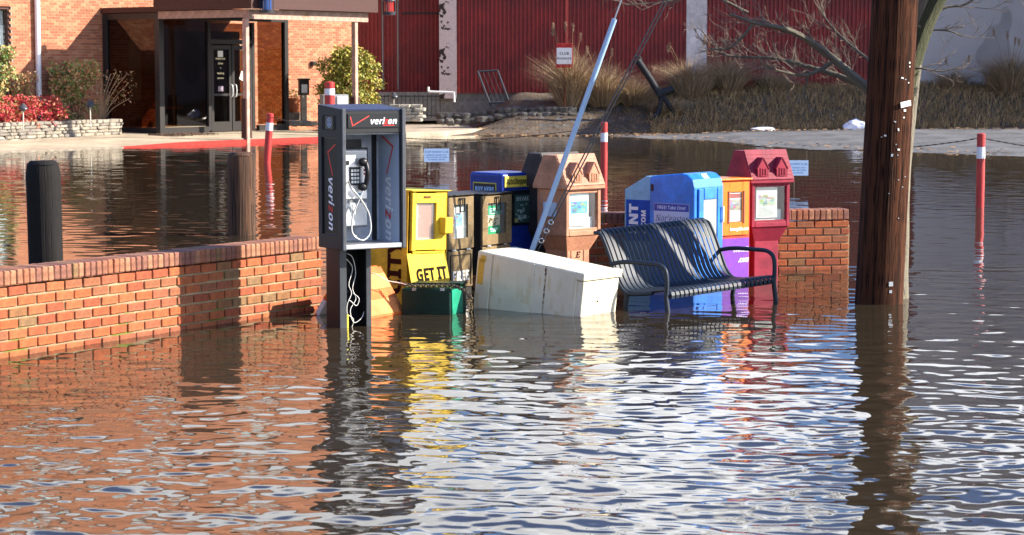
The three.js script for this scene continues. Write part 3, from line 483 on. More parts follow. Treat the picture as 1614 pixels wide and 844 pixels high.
{
  const z = 63.4, p = (x, y, d = 0) => atDepth(x, y, z + d), t = thing('anchor', 'old black ship anchor leaning in the dry grass by the barn', 'anchor', V(0, 0, 0)), m = worn([0.025, 0.027, 0.03], 0.7);
  part('shank', tube([p(1005, 95), p(1022, 120), p(1042, 152)], 0.10, 10, 10), m, t);
  const c = p(1044, 153); part('stock', bar(p(1036, 150), p(1062, 140), 0.11), m, t);
  part('arms', tube([p(1032, 190, -0.2), p(1040, 170), c, p(1056, 168), p(1064, 186, 0.3)], 0.075, 20, 8), m, t);
  const rg = new THREE.TorusGeometry(0.11, 0.03, 8, 18); const k = p(1005, 95); rg.translate(k.x, k.y, k.z); part('ring', rg, m, t);
  part('fluke', new THREE.ConeGeometry(0.16, 0.4, 4).scale(1, 1, 0.35).translate(0, 0, 0).toNonIndexed(), m, t).position.copy(p(1032, 186, -0.2));
}
// dry grass: arching blades
function blades(R, n, fn, tones) {
  const pos = [], nor = [], col = [];
  for (let i = 0; i < n; i++) {
    const { p, h, lean, w } = fn(R); const a = R() * 6.283, b = p.clone().add(lean.clone().multiplyScalar(0.3)).add(V(0, h * 0.65, 0)), c = p.clone().add(lean).add(V(0, h, 0)), s = V(Math.cos(a), 0, Math.sin(a)).multiplyScalar(w / 2), t = tones[Math.floor(R() * tones.length)], k = 0.7 + 0.6 * R();
    const q = [p.clone().sub(s), p.clone().add(s), b.clone().add(s.clone().multiplyScalar(0.8)), b.clone().sub(s.clone().multiplyScalar(0.8)), c];
    for (const [x, y, z] of [[0, 1, 2], [0, 2, 3], [3, 2, 4]]) { const nn = q[y].clone().sub(q[x]).cross(q[z].clone().sub(q[x])).normalize(); for (const v of [x, y, z]) { pos.push(q[v].x, q[v].y, q[v].z); nor.push(nn.x, nn.y, nn.z); col.push(t[0] * k, t[1] * k, t[2] * k); } }
  }
  const g = new THREE.BufferGeometry(); for (const [k, v] of [['position', pos], ['normal', nor], ['color', col]]) g.setAttribute(k, new THREE.Float32BufferAttribute(v, 3)); return g;
}
const strawT = [[0.34, 0.22, 0.12], [0.40, 0.27, 0.15], [0.25, 0.17, 0.095], [0.48, 0.36, 0.21], [0.19, 0.14, 0.075]], duskT = [[0.36, 0.25, 0.125], [0.44, 0.30, 0.15], [0.25, 0.19, 0.09], [0.54, 0.38, 0.19]];
const grassM = mat([1, 1, 1], 0.85, { vertexColors: true, side: THREE.DoubleSide });
function clump(px, z, w, h, n, seed, label, plumes = 4) {
  const R = rng(seed), x = bx(px, z), y = groundH(x, z), t = thing('dry_grass_clump', label, 'ornamental grass', V(x, y - 0.03, -z), 0, 'dry ornamental grasses on the bank');
  part('blades', blades(R, n, (r) => { const a = r() * 6.283, k = Math.sqrt(r()), hh = h * (0.55 + 0.5 * r()); return { p: V(Math.cos(a) * k * w * 0.16, 0, Math.sin(a) * k * w * 0.16), h: hh * (0.75 + 0.25 * (1 - k)), lean: V(Math.cos(a) * k * w * 0.75 + (r() - 0.5) * 0.45, -h * 0.25 * k * r(), Math.sin(a) * k * w * 0.6), w: 0.014 }; }, strawT), grassM, t);
  for (let i = 0; i < plumes; i++) { const a = (R() - 0.5) * w * 0.8, hh = h * (1.0 + 0.25 * R()), g = tube([V(a * 0.2, 0, 0), V(a * 0.6, hh * 0.7, 0), V(a, hh, 0.05)], 0.006, 8, 4), f = blades(R, 60, (r) => ({ p: V(a + (r() - 0.5) * 0.05, hh - 0.2 + 0.22 * r(), 0.05), h: 0.09, lean: V((r() - 0.5) * 0.14, 0, (r() - 0.5) * 0.12), w: 0.012 }), [[0.36, 0.24, 0.15], [0.30, 0.19, 0.12]]); const q = part('plume', f, grassM, t); part('stalk', g, mat([0.26, 0.18, 0.09], 0.9), q); }
}
clump(900, 64.6, 1.9, 2.1, 1900, 61, 'tall sheaf of dry grass right below the parking sign', 5);
clump(950, 64.8, 2.3, 1.5, 1900, 62, 'broad sheaf of dry grass between the sign and the anchor', 3);
clump(1000, 64.8, 1.9, 0.95, 1100, 63, 'low sheaf of dry grass in front of the anchor', 1);
clump(1088, 65.4, 2.0, 1.5, 1500, 64, 'sheaf of dry grass behind the anchor at the narrow pilaster', 4);
clump(1145, 66.0, 1.9, 1.4, 1300, 65, 'upright pale grass sheaf just past the narrow pilaster', 3);
clump(1215, 66.2, 1.6, 0.85, 900, 66, 'spiky dry grass sheaf below the bare branches', 2);
clump(1500, 66.0, 1.4, 0.8, 700, 67, 'dark grass sheaf against the pale wall', 2);
clump(1590, 65.2, 2.3, 1.6, 1600, 68, 'tall drooping grass sheaf at the far end of the pale wall', 5);
clump(1055, 63.8, 1.5, 0.7, 700, 69, 'short drooping grass sheaf at the foot of the anchor', 0);
stuff('bank_grass', (() => { const R = rng(70); return blades(R, 30000, (r) => { const x = -0.6 + r() * 18, z = 61.0 + r() * 6.2; const k = sst(2.2, 4.5, x + r() * 0.8); const y = groundH(x, z); const s = x > 4 ? 1 : 0.4; return { p: V(x, y - 0.02 - (r() > k ? 0.3 : 0), -z), h: (0.10 + 0.26 * r()) * s, lean: V((r() - 0.5) * 0.5, -0.05, 0.15 + 0.5 * r() * r()), w: 0.018 }; }, duskT); })(), grassM, 'matted dry grass covering the bank below the buildings', 'grass');
{
  const R = rng(72), l = []; // leaf litter along the tide line
  for (let i = 0; i < 1500; i++) { const x = -1 + R() * 17, z = R() < 0.7 ? 60.4 + R() * R() * 1.2 : shore(x) + R() * 3; const g = new THREE.PlaneGeometry(0.05 + 0.08 * R(), 0.03 + 0.05 * R()); g.rotateX(-Math.PI / 2 + (R() - 0.5) * 0.8); g.rotateY(R() * 6); g.translate(x, groundH(x, z) + 0.015 + 0.02 * R(), -z); l.push(g); }
  stuff('leaf_litter', merge(l), mat([0.30, 0.17, 0.07], 0.95, { side: THREE.DoubleSide }), 'brown leaf litter along the water line', 'leaves');
  const st = thing('bank_stones', 'row of rough stones edging the bank below the tube frame', 'stones', V(bx(700, 64), 0, -64)), gs = Array.from({ length: 6 }, () => chamfer(1, 1, 1, 0.16, 0.2, R)), sm = [[0.14, 0.125, 0.10], [0.20, 0.18, 0.15], [0.09, 0.08, 0.065]].map((c) => mat(c, 0.95, { map: rep(blotch, 2), bumpMap: rep(rough, 4), bumpScale: 0.01 }));
  for (let k = 0; k < 34; k++) { const x = (k % 17) * 0.24 + R() * 0.1, up = k >= 17 ? 1 : 0, q = part('stone', gs[k % 6], sm[Math.floor(R() * 3)], st, x - 0.1, 0.30 + up * 0.16 + groundH(bx(700, 64) + x, 64) * 0.4, -up * 0.18 + (R() - 0.5) * 0.1); q.scale.set(0.22 + 0.12 * R(), 0.13 + 0.06 * R(), 0.3); q.rotation.set(R() * 0.3, R(), (R() - 0.5) * 0.3); }
  const bagM = mat([0.80, 0.80, 0.80], 0.4, { side: THREE.DoubleSide });
  const bag = (px, py, w, h, seed, label) => { const r = rng(seed), g = new THREE.IcosahedronGeometry(1, 3), p = g.attributes.position; for (let i = 0; i < p.count; i++) { const v = V(p.getX(i), p.getY(i), p.getZ(i)), k = 0.55 + 0.8 * fbm(v.x * 2.2 + seed, v.y * 2.2, v.z * 2.2 + 5.1, 3); p.setXYZ(i, v.x * k * w / 2, (v.y * k + 0.6) * h / 2, v.z * k * w / 3); } g.computeVertexNormals(); const b = onLevel(px, py, 0.12); g.translate(b.x, b.y - 0.02, b.z); single('plastic_bag', g, bagM, label, 'litter', 'white litter at the foot of the bank'); };
  bag(1202, 207, 0.7, 0.18, 3, 'flat white plastic bag on the grass edge below the branches'); bag(1350, 207, 0.7, 0.42, 5, 'crumpled white plastic bag beside the utility pole'); bag(1437, 204, 0.35, 0.2, 9, 'small white plastic scrap right of the pole'); bag(1044, 194, 0.28, 0.18, 12, 'small white plastic scrap below the anchor');
}
console.log('bank done');
// ---------------------------------------------------------------- bollards, chain, hanging signs, piles, pole, tree
function bollard(p, h, r, label, lean = 0, capH = 0.17) {
  const t = thing('guard_post', label, 'bollard', p.clone().setY(p.y - 0.4), 0, 'red guard posts with a white band'); t.rotation.z = lean; const b = h + 0.4;
  part('post', merge([cyl(r, r, b - capH - 0.155, 0, 0, 0, 24), cyl(r, r, capH, 0, b - capH, 0, 24), new THREE.SphereGeometry(r, 24, 8, 0, Math.PI * 2, 0, Math.PI / 2).scale(1, 0.25, 1).translate(0, b, 0).toNonIndexed()]), MAT.red, t);
  part('band', cyl(r * 1.01, r * 1.01, 0.155, 0, b - capH - 0.155, 0, 24), MAT.band, t);
  return V(p.x + Math.sin(-lean) * h, p.y + h - 0.05, p.z);
}
const b1 = bollard(onLevel(418, 257.4), 0.97, 0.072, 'leaning red and white guard post before the entrance canopy', -0.075);
const b2 = bollard(onLevel(952, 278), 0.92, 0.060, 'red and white guard post behind the sandy house-shaped box');
const b3 = bollard(onLevel(1545, 327), 0.975, 0.056, 'red and white guard post with chains, past the utility pole');
bollard(V(bx(520, 52), 0.05, -52), 1.48, 0.125, 'stout red and white guard post right behind the phone kiosk', 0, 0.14);
function chainLine(a, b, sag, label) {
  const n = Math.round(a.distanceTo(b) / 0.05), l = []; for (let i = 0; i < n; i++) { const t = i / n, t2 = (i + 1) / n, p = a.clone().lerp(b, t), q = a.clone().lerp(b, t2); p.y -= sag * 4 * t * (1 - t); q.y -= sag * 4 * t2 * (1 - t2); l.push(bar(p, q, i % 2 ? 0.006 : 0.009, 5)); }
  single('chain', merge(l), MAT.chain, label, 'chain', 'chains strung between the guard posts');
}
chainLine(b1, b2, 0.34, 'long slack chain from the leaning guard post past the phone');
chainLine(b3, V(b3.x - 3.0, 0.78, b3.z - 1.5), 0.12, 'chain running from the guard post to behind the utility pole');
chainLine(b3, V(b3.x + 4.2, b3.y, b3.z + 0.6), 0.22, 'chain leading away from the guard post beside the pale building');
function clubSign(px, py, z, label) {
  const p = atDepth(px, py, z), t = thing('hanging_sign', label, 'sign', p, 0.05, 'pale blue notices hung over the water');
  const tx = canvas(256, 128, (g, w, h) => { g.fillStyle = '#bcd2ea'; g.fillRect(0, 0, w, h); g.fillStyle = '#3d6aa6'; g.textAlign = 'center'; g.font = 'bold 25px sans-serif'; g.fillText('FLEET RESERVE CLUB', 128, 40, 236); g.font = 'bold 17px sans-serif'; g.fillText('MEMBERS PARKING ONLY', 128, 68, 224); g.fillText('VIOLATORS WILL BE TOWED', 128, 90, 220); g.fillText('AT OWNERS EXPENSE', 128, 112, 180); });
  part('plate', box(0.44, 0.235, 0.008), mat([0.45, 0.58, 0.75], 0.5), t); part('lettering', panel(0.436, 0.231), print(tx, 0.5), t, 0, 0, 0.0065);
  part('hook', merge([bar(V(-0.19, 0.11, 0), V(-0.19, 0.30, 0), 0.005, 5), bar(V(0.19, 0.11, 0), V(0.19, 0.30, 0), 0.005, 5), bar(V(0, -0.118, -0.01), V(0, -1.0, -0.01), 0.008, 5)]), MAT.chain, t);
}
clubSign(688, 245, 37.5, 'pale blue notice plate over the water beside the phone kiosk'); clubSign(1252, 265, 33, 'pale blue notice plate half hidden by the maroon house-shaped box');

const creosote = mat([0.060, 0.040, 0.028], 0.85, { map: rep(woodT, 1), bumpMap: rep(woodB, 1), bumpScale: 0.012 }), brownWood = mat([0.088, 0.035, 0.018], 0.9, { specularIntensity: 0.3, map: rep(woodT, 2.4, 1.2), bumpMap: rep(woodB, 2.4, 1.2), bumpScale: 0.016 }), pileWood = mat([0.11, 0.055, 0.028], 0.9, { map: rep(woodT, 1.6, 0.8), bumpMap: rep(woodB, 1.6, 0.8), bumpScale: 0.014 }), tar = mat([0.014, 0.012, 0.011], 0.75, { specularIntensity: 0.3, map: rep(grain, 3), bumpMap: rep(woodB, 1, 0.8), bumpScale: 0.004 });
function pile(p, h, r, m, label, lean) {
  const t = thing('wooden_pile', label, 'mooring pile', p.clone().setY(GROUND), 0, 'round timber piles behind the wall'); t.rotation.z = lean;
  const g = new THREE.CylinderGeometry(r, r * 0.97, h - GROUND, 36, 14, false), q = g.attributes.position; g.translate(0, (h - GROUND) / 2, 0);
  for (let i = 0; i < q.count; i++) { const x = q.getX(i), y = q.getY(i), z = q.getZ(i), a = Math.atan2(z, x), rr = Math.hypot(x, z); if (rr < 0.01) continue; const k = 1 + 0.05 * (fbm(a * 1.5 + 9, y * 1.2, 0, 3) - 0.5) + 0.03 * Math.sin(a * 3 + y); const drop = y > h - GROUND - 0.02 ? 0.9 : 1; q.setXYZ(i, x * k * drop, y + (drop < 1 ? 0.008 * Math.sin(a * 5) : 0), z * k * drop); }
  g.computeVertexNormals(); part('trunk', g, m, t);
  const cap = new THREE.CylinderGeometry(r * 0.72, r * 0.93, 0.035, 30); part('top', cap, m, t, 0, h - GROUND + 0.012, 0);
}
pile(V(-(807 - 70) * 19.7 / F, 0, -19.7), 0.965, 0.158, tar, 'tarred black timber pile behind the long brick wall', 0.015);
pile(onLevel(381, 370), 0.885, 0.155, pileWood, 'sunlit brown timber pile between the wall and the phone', 0.0);
{ // utility pole, leaning a little
  const base = onLevel(1381, 477), t = thing('utility_pole', 'thick leaning wooden utility pole standing in the flood', 'utility pole', base.clone().setY(GROUND - 0.3)); t.rotation.z = -0.037;
  const h = 9.5, r = 0.188, g = new THREE.CylinderGeometry(r * 0.84, r, h, 48, 60, false), q = g.attributes.position; g.translate(0, h / 2, 0);
  for (let i = 0; i < q.count; i++) { const x = q.getX(i), y = q.getY(i), z = q.getZ(i), a = Math.atan2(z, x); if (Math.hypot(x, z) < 0.01) continue; const k = 1 + 0.02 * (fbm(a * 4 + 9, y * 1.4, 0, 3) - 0.5) - 0.02 * sst(0.62, 0.75, fbm(a * 7, y * 0.8 + 4, 0, 2)); q.setXYZ(i, x * k, y, z * k); }
  g.computeVertexNormals(); const uv = g.attributes.uv; for (let i = 0; i < uv.count; i++) uv.setXY(i, uv.getX(i) * 1.25, uv.getY(i) * h);
  part('shaft', g, brownWood, t);
  const R = rng(81), on = (dx, py, w, hh, m, nm) => { const y = EYE - (py - HORIZON) * 16.9 / F - GROUND + 0.3, rr = r * (1 - 0.16 * y / h) + 0.001, a = Math.asin(clamp(dx / rr, -0.98, 0.98)); const b = box(w, hh, 0.004); b.rotateZ((R() - 0.5) * 0.6); b.rotateY(a); b.translate(Math.sin(a) * rr, y, Math.cos(a) * rr); part(nm, b, m, t); };
  const tagT = canvas(64, 32, (g) => { g.fillStyle = '#e8e6de'; g.fillRect(0, 0, 64, 32); g.fillStyle = '#d8c63a'; g.fillRect(18, 6, 20, 20); g.fillStyle = '#55a05a'; g.fillRect(42, 6, 16, 20); });
  on(0.10, 162, 0.105, 0.042, print(tagT), 'tag');
  for (const [x, y] of [[0.115, 98], [0.118, 104], [0.06, 122], [0.115, 129], [0.095, 172], [0.09, 183], [0.02, 190], [0.05, 202], [0.06, 233], [0.01, 242], [-0.05, 212]]) on(x, y, 0.010 + 0.014 * R(), 0.008 + 0.014 * R(), MAT.paper, 'paper_scrap');
  on(0.055, 443, 0.035, 0.035, MAT.steel, 'bolt_head'); on(0.055, 455, 0.022, 0.022, MAT.steel, 'bolt_head');
  for (let k = 0; k < 12; k++) on((R() - 0.3) * 0.3, 80 + 330 * R(), 0.012, 0.006, MAT.steel, 'staple');
}
{ // bare tree just behind the pole
  const R = rng(90), z0 = 17.16, p = (x, y, d = 0) => atDepth(x, y, z0 + d), t = thing('bare_tree', 'leafless mossy tree with spreading twigs behind the utility pole', 'tree', V(0, 0, 0));
  const bark = mat([0.22, 0.19, 0.135], 0.95, { map: rep(blotch, 2, 4), bumpMap: rep(rough, 3, 6), bumpScale: 0.012 }), moss = mat([0.06, 0.062, 0.026], 0.95, { map: rep(blotch, 2, 4), bumpMap: rep(rough, 3, 6), bumpScale: 0.012 }), twigM = mat([0.15, 0.11, 0.08], 0.9);
  function limb(name, pts, r0, r1, m) { const c = new THREE.CatmullRomCurve3(pts), n = 26, g = new THREE.TubeGeometry(c, n, 1, 9, false), q = g.attributes.position; for (let i = 0; i <= n; i++) { const u = i / n, ce = c.getPointAt(u), r = lerp(r0, r1, u); for (let j = 0; j <= 9; j++) { const k = i * 10 + j, v = V(q.getX(k), q.getY(k), q.getZ(k)).sub(ce).multiplyScalar(r * (1 + 0.14 * (fbm(u * 9 + r0 * 50, j * 0.7) - 0.5))).add(ce); q.setXYZ(k, v.x, v.y, v.z); } } g.computeVertexNormals(); part(name, g, m, t); return c; }
  limb('trunk', [p(1413, 520), p(1413, 440), p(1415, 350), p(1420, 260), p(1428, 190), p(1438, 110), p(1450, 40)], 0.105, 0.07, bark);
  limb('limb', [p(1420, 195), p(1432, 120), p(1452, 50), p(1482, -10), p(1530, -90), p(1560, -200)], 0.10, 0.05, moss);
  limb('limb', [p(1412, 170), p(1436, 90), p(1450, 25), p(1468, -40)], 0.075, 0.05, bark);
  const twigs = [];
  function twig(a, d, len, r, depth) {
    const pts = [a.clone()]; let q = a.clone(), v = d.clone(); const n = 3; for (let i = 0; i < n; i++) { v.add(V(R() - 0.5, R() - 0.42, (R() - 0.5)).multiplyScalar(0.65)).normalize(); q = q.clone().addScaledVector(v, len / n); pts.push(q); }
    twigs.push(new THREE.TubeGeometry(new THREE.CatmullRomCurve3(pts), 5, r, 4, false));
    if (depth > 0) for (let k = 0; k < 3; k++) { const b = pts[1 + Math.floor(R() * n)], w = V(R() - 0.5, R() - 0.4, R() - 0.5).normalize().multiplyScalar(0.9).add(v).normalize(); twig(b, w, len * (0.45 + 0.3 * R()), r * 0.62, depth - 1); }
    else if (R() < 0.6) { const s = new THREE.IcosahedronGeometry(r * 1.7, 0); s.translate(q.x, q.y, q.z); twigs.push(s); }
  }
  const branches = [
    [[p(1404, 168), p(1345, 120, 0.1), p(1300, 82, 0.1), p(1245, 48, -0.1), p(1190, 36, -0.2), p(1150, 22, -0.2)], 0.045, 0.012, 22],
    [[p(1404, 160), p(1330, 122, 0.3), p(1270, 104, 0.4), p(1220, 92, 0.5), p(1150, 88, 0.6), p(1120, 76, 0.6)], 0.030, 0.006, 20],
    [[p(1310, 100, 0.1), p(1272, 118, 0.0), p(1230, 112, -0.1), p(1200, 100, -0.2)], 0.018, 0.006, 9],
    [[p(1188, 36, -0.2), p(1176, 52, -0.2), p(1150, 76, -0.1), p(1118, 78, 0)], 0.013, 0.005, 8],
    [[p(1275, 112, 0.1), p(1272, 130, 0.1), p(1268, 145, 0.1), p(1270, 160, 0.1)], 0.011, 0.006, 1],
    [[p(1390, 110), p(1340, 70, 0.3), p(1310, 40, 0.4), p(1290, 10, 0.4)], 0.016, 0.005, 10],
    [[p(1180, 20, 0.2), p(1120, -6, 0.2), p(1040, 4, 0.2), p(985, 8, 0.2)], 0.012, 0.004, 10],
    [[p(1418, 112), p(1450, 108, -0.1), p(1485, 112, -0.1), p(1514, 106, -0.1)], 0.010, 0.004, 4],
    [[p(1436, 60), p(1470, 48, 0.1), p(1500, 50, 0.1), p(1518, 58, 0.1)], 0.010, 0.004, 4],
    [[p(1455, 40), p(1490, 12, 0.1), p(1520, 8, 0.1), p(1555, -12, 0.1), p(1610, -6, 0.1)], 0.014, 0.005, 8],
  ];
  for (const [pts, r0, r1, n] of branches) { const c = limb('branch', pts, r0, r1, bark); for (let k = 0; k < n; k++) { const u = 0.18 + 0.8 * (k + R()) / n, a = c.getPointAt(clamp(u)), d = c.getTangentAt(clamp(u)); twig(a, d.add(V(R() - 0.5, R() - 0.35, R() - 0.5)).normalize(), 0.12 + 0.17 * R(), 0.0033, 2); } }
  part('twigs', merge(twigs), twigM, t);
}
{ // guy wires and the pale plastic guard
  const foot = atDepth(838, 396, 17.3), foot2 = atDepth(846, 388, 17.45), top1 = atDepth(838, 396, 17.3).add(V(2.68, 7.6, 0.55)), top2 = foot2.clone().add(V(2.7, 5.3, 0.6));
  const g = thing('guy_wire', 'steel guy wire sheathed in a pale blue plastic guard', 'guy wire', V(0, 0, 0), 0, 'guy wires of the utility pole'), d = top1.clone().sub(foot).normalize(), end = foot.clone().addScaledVector(d, 1.97);
  part('wire', bar(foot.clone().addScaledVector(d, -0.8), top1, 0.007, 6), MAT.steel, g);
  part('guard', bar(foot.clone().addScaledVector(d, -0.1), end, 0.022, 10), painted([0.36, 0.52, 0.72], 0.4), g);
  const h = thing('guy_wire', 'pair of bare twisted guy wires beside the pale blue guard', 'guy wire', V(0, 0, 0), 0, 'guy wires of the utility pole');
  part('wire', bar(foot2.clone().addScaledVector(top2.clone().sub(foot2).normalize(), -0.8), top2, 0.0065, 6), MAT.darkGrey, h);
  const o = V(0.028, 0, 0.01); part('wire', bar(foot2.clone().add(o).addScaledVector(top2.clone().sub(foot2).normalize(), -0.8), top2.clone().add(o), 0.006, 6), MAT.darkGrey, h);
  const dd = top2.clone().sub(foot2).normalize(); for (const k of [0.05, 0.14, 0.22]) part('clamp', new THREE.TorusGeometry(0.018, 0.007, 6, 14).translate(0, 0, 0), MAT.steel, h).position.copy(foot2.clone().addScaledVector(dd, k).add(V(0.014, 0, 0.01)));
}
console.log('poles done');
// ---------------------------------------------------------------- newspaper boxes
// centre of a box whose near corner stands at pixel column px and depth z, its front turned by yaw, w wide and d deep
function stand(px, z, yaw, w, d) { const x = (px - CX) * z / F; return V(x + w / 2 * Math.cos(yaw) - d / 2 * Math.sin(yaw), GROUND, -z - w / 2 * Math.sin(yaw) - d / 2 * Math.cos(yaw)); }
const deg = Math.PI / 180, up = (h) => h - GROUND;   // height above water -> height above the ground
function newsPage(seed, tint, img, title) { return canvas(128, 192, (g, w, h) => { const R = rng(seed); g.fillStyle = '#ece9df'; g.fillRect(0, 0, w, h); g.fillStyle = tint; g.fillRect(6, 6, w - 12, 30); g.fillStyle = img; g.fillRect(8, 44, w - 16, 74); for (let i = 0; i < 60; i++) { g.fillStyle = `rgba(${Math.floor(255 * R())},${Math.floor(255 * R())},${Math.floor(255 * R())},0.25)`; g.fillRect(8 + R() * (w - 40), 44 + R() * 60, 6 + R() * 26, 4 + R() * 16); } g.fillStyle = '#44464a'; for (let i = 0; i < 9; i++) g.fillRect(10, 126 + i * 7, 50 + R() * 54, 2.5); if (title) { g.fillStyle = '#fff'; g.font = 'bold 24px sans-serif'; g.textAlign = 'center'; g.fillText(title, w / 2, 30, w - 16); } }); }
const sign = (w, h, bg, lines) => canvas(w, h, (g) => { if (bg) { g.fillStyle = bg; g.fillRect(0, 0, w, h); } else g.clearRect(0, 0, w, h); for (const [s, x, y, font, c, mw] of lines) { g.fillStyle = c; g.font = font; g.textAlign = 'center'; g.fillText(s, x, y, mw); if (font.includes('bold')) { g.strokeStyle = c; g.lineWidth = parseFloat(font.match(/(\d+)px/)[1]) * 0.05; g.strokeText(s, x, y, mw); } } });
const decal = (t, r = 0.5) => new THREE.MeshPhysicalMaterial({ map: t, transparent: true, alphaTest: 0.4, roughness: 0.8, specularIntensity: 0.2 });
function onSide(mesh) { mesh.rotation.y = -Math.PI / 2; return mesh; }  // faces local -x

function houseBox(pos, yaw, color, side, label, page, winTint) {
  const t = thing('house_shaped_newspaper_box', label, 'newspaper box', pos, yaw, 'house-shaped newspaper boxes');
  const m = worn(color, 0.55), w = 0.40, d = 0.36, cb = up(0.435), ct = up(0.84), rt = up(1.11);
  // cabinet with a window opening
  part('cabinet', merge([rbox(0.034, ct - cb, d, 0.006, -w / 2 + 0.017, (cb + ct) / 2, 0), rbox(0.034, ct - cb, d, 0.006, w / 2 - 0.017, (cb + ct) / 2, 0), rbox(w - 0.07, 0.045, d, 0.006, 0, cb + 0.0225, 0), rbox(w - 0.07, 0.03, d, 0.006, 0, ct - 0.015, 0), box(w - 0.07, ct - cb - 0.08, 0.02, 0, (cb + ct) / 2, -d / 2 + 0.012)]), m, t);
  part('liner', box(w - 0.075, ct - cb - 0.08, 0.01, 0, (cb + ct) / 2, -d / 2 + 0.04), mat(winTint, 0.8), t);
  const ws = part('window', box(w - 0.07, ct - cb - 0.078, 0.005, 0, (cb + ct) / 2 + 0.006, d / 2 - 0.02), MAT.glass, t);
  part('window_sill', box(w - 0.07, 0.014, 0.012, 0, cb + 0.054, d / 2 - 0.012), m, t); part('window_head', box(w - 0.07, 0.014, 0.012, 0, ct - 0.040, d / 2 - 0.012), m, t);
  part('newspaper', box(0.22, 0.27, 0.006, -0.02, cb + 0.215, d / 2 - 0.04), MAT.paper, t); part('front_page', panel(0.216, 0.266), print(page, 0.8), t, -0.02, cb + 0.215, d / 2 - 0.0365);
  part('newspaper', box(0.28, 0.10, 0.05, 0, cb + 0.10, d / 2 - 0.075), MAT.paper, t);
  // gabled roof with overhang, ridge parallel to the front
  const ro = 0.025, roof = part('roof', prism([[-d / 2 - ro, ct - 0.012], [d / 2 + ro, ct - 0.012], [d / 2 + ro, ct + 0.02], [0.075, rt], [-0.075, rt], [-d / 2 - ro, ct + 0.02]], w + 2 * ro, 0.004).rotateY(Math.PI / 2).scale(1, 1, -1).translate(-w / 2 - ro, 0, 0), m, t); roof.geometry.index || flip(roof.geometry);
  const pitch = Math.atan2(rt - ct - 0.02, d / 2 + ro - 0.075), courses = [];
  for (let k = 0; k < 7; k++) { const u = (k + 0.5) / 7; courses.push(box(w + 2 * ro - 0.01, 0.004, 0.05, 0, 0, 0).rotateX(pitch - 0.06).translate(0, lerp(ct + 0.02, rt, u) + 0.003, lerp(d / 2 + ro, 0.075, u) + 0.003)); }
  part('shingles', merge(courses), m, roof);
  for (const sx of [-0.1, 0.1]) { // dormers
    const q = part('dormer', prism([[-0.058, 0], [0.058, 0], [0.058, 0.075], [0, 0.17], [-0.058, 0.075]], 0.152, 0.002).translate(sx, ct + 0.032, 0.05), m, t);
    part('dormer_roof', merge([-1, 1].map((s) => box(0.118, 0.008, 0.158, 0, 0, 0).rotateZ(s * -1.02).translate(sx + s * 0.032, ct + 0.032 + 0.127, 0.13))), m, q);
    part('dormer_window', merge([box(0.06, 0.007, 0.006, sx, ct + 0.115, 0.2065), box(0.007, 0.058, 0.006, sx - 0.0265, ct + 0.0825, 0.2065), box(0.007, 0.058, 0.006, sx, ct + 0.0825, 0.2065), box(0.007, 0.058, 0.006, sx + 0.0265, ct + 0.0825, 0.2065), box(0.06, 0.007, 0.006, sx, ct + 0.05, 0.2065)]), m, q);
  }
  part('pedestal', merge([rbox(0.26, cb - 0.12, 0.27, 0.01, 0, (cb - 0.12) / 2, -0.02), metric(new ConvexGeometry([[-0.13, cb - 0.13, 0.115], [0.13, cb - 0.13, 0.115], [-0.13, cb - 0.13, -0.155], [0.13, cb - 0.13, -0.155], [-w / 2 + 0.01, cb - 0.002, d / 2 - 0.01], [w / 2 - 0.01, cb - 0.002, d / 2 - 0.01], [-w / 2 + 0.01, cb - 0.002, -d / 2 + 0.01], [w / 2 - 0.01, cb - 0.002, -d / 2 + 0.01]].map((p) => V(...p)))), rbox(0.34, 0.06, 0.34, 0.01, 0, 0.03, -0.01)]), m, t);
  if (side) onSide(part('side_notice', box(0.16, 0.12, 0.003), mat([0.42, 0.50, 0.62], 0.7), t, -w / 2 - 0.002, cb + 0.22, -0.02));
  return t;
}
function flip(g) { const p = g.attributes.position, n = g.attributes.normal; for (let i = 0; i < p.count; i += 3) for (const a of [p, n, g.attributes.uv]) { const s = a.itemSize, k = a.array; for (let j = 0; j < s; j++) { const q = k[(i + 1) * s + j]; k[(i + 1) * s + j] = k[(i + 2) * s + j]; k[(i + 2) * s + j] = q; } } g.computeVertexNormals(); }
const tan_ = houseBox(stand(893, 17.9, 42 * deg, 0.40, 0.36), 42 * deg, [0.52, 0.235, 0.135], true, 'sandy terracotta house-shaped newspaper box with blue front page, behind the white box', newsPage(3, '#c9dfe6', '#3f93b5'), [0.66, 0.60, 0.52]);
houseBox(stand(868, 18.3, 42 * deg, 0.40, 0.36), 42 * deg, [0.05, 0.04, 0.038], false, 'black house-shaped newspaper box hidden behind the sandy one', newsPage(4, '#555', '#777'), [0.2, 0.2, 0.2]);
houseBox(stand(1186, 18.95, 27 * deg, 0.40, 0.36), 27 * deg, [0.31, 0.022, 0.048], false, 'maroon house-shaped newspaper box beside the orange and purple box', newsPage(6, '#d8d4cc', '#c7c4bb'), [0.74, 0.72, 0.64]);
{ const e = part('emblem', panel(0.1, 0.09), decal(sign(96, 96, null, [['E', 48, 74, 'italic bold 74px serif', '#2b1712', 90]])), tan_, -0.01, up(0.27), 0.1165); part('emblem_frame', merge([box(0.14, 0.008, 0.006, -0.01, up(0.325), 0.117), box(0.008, 0.11, 0.006, -0.083, up(0.27), 0.117), box(0.008, 0.11, 0.006, 0.063, up(0.27), 0.117)]), worn([0.40, 0.18, 0.10], 0.6), tan_); }

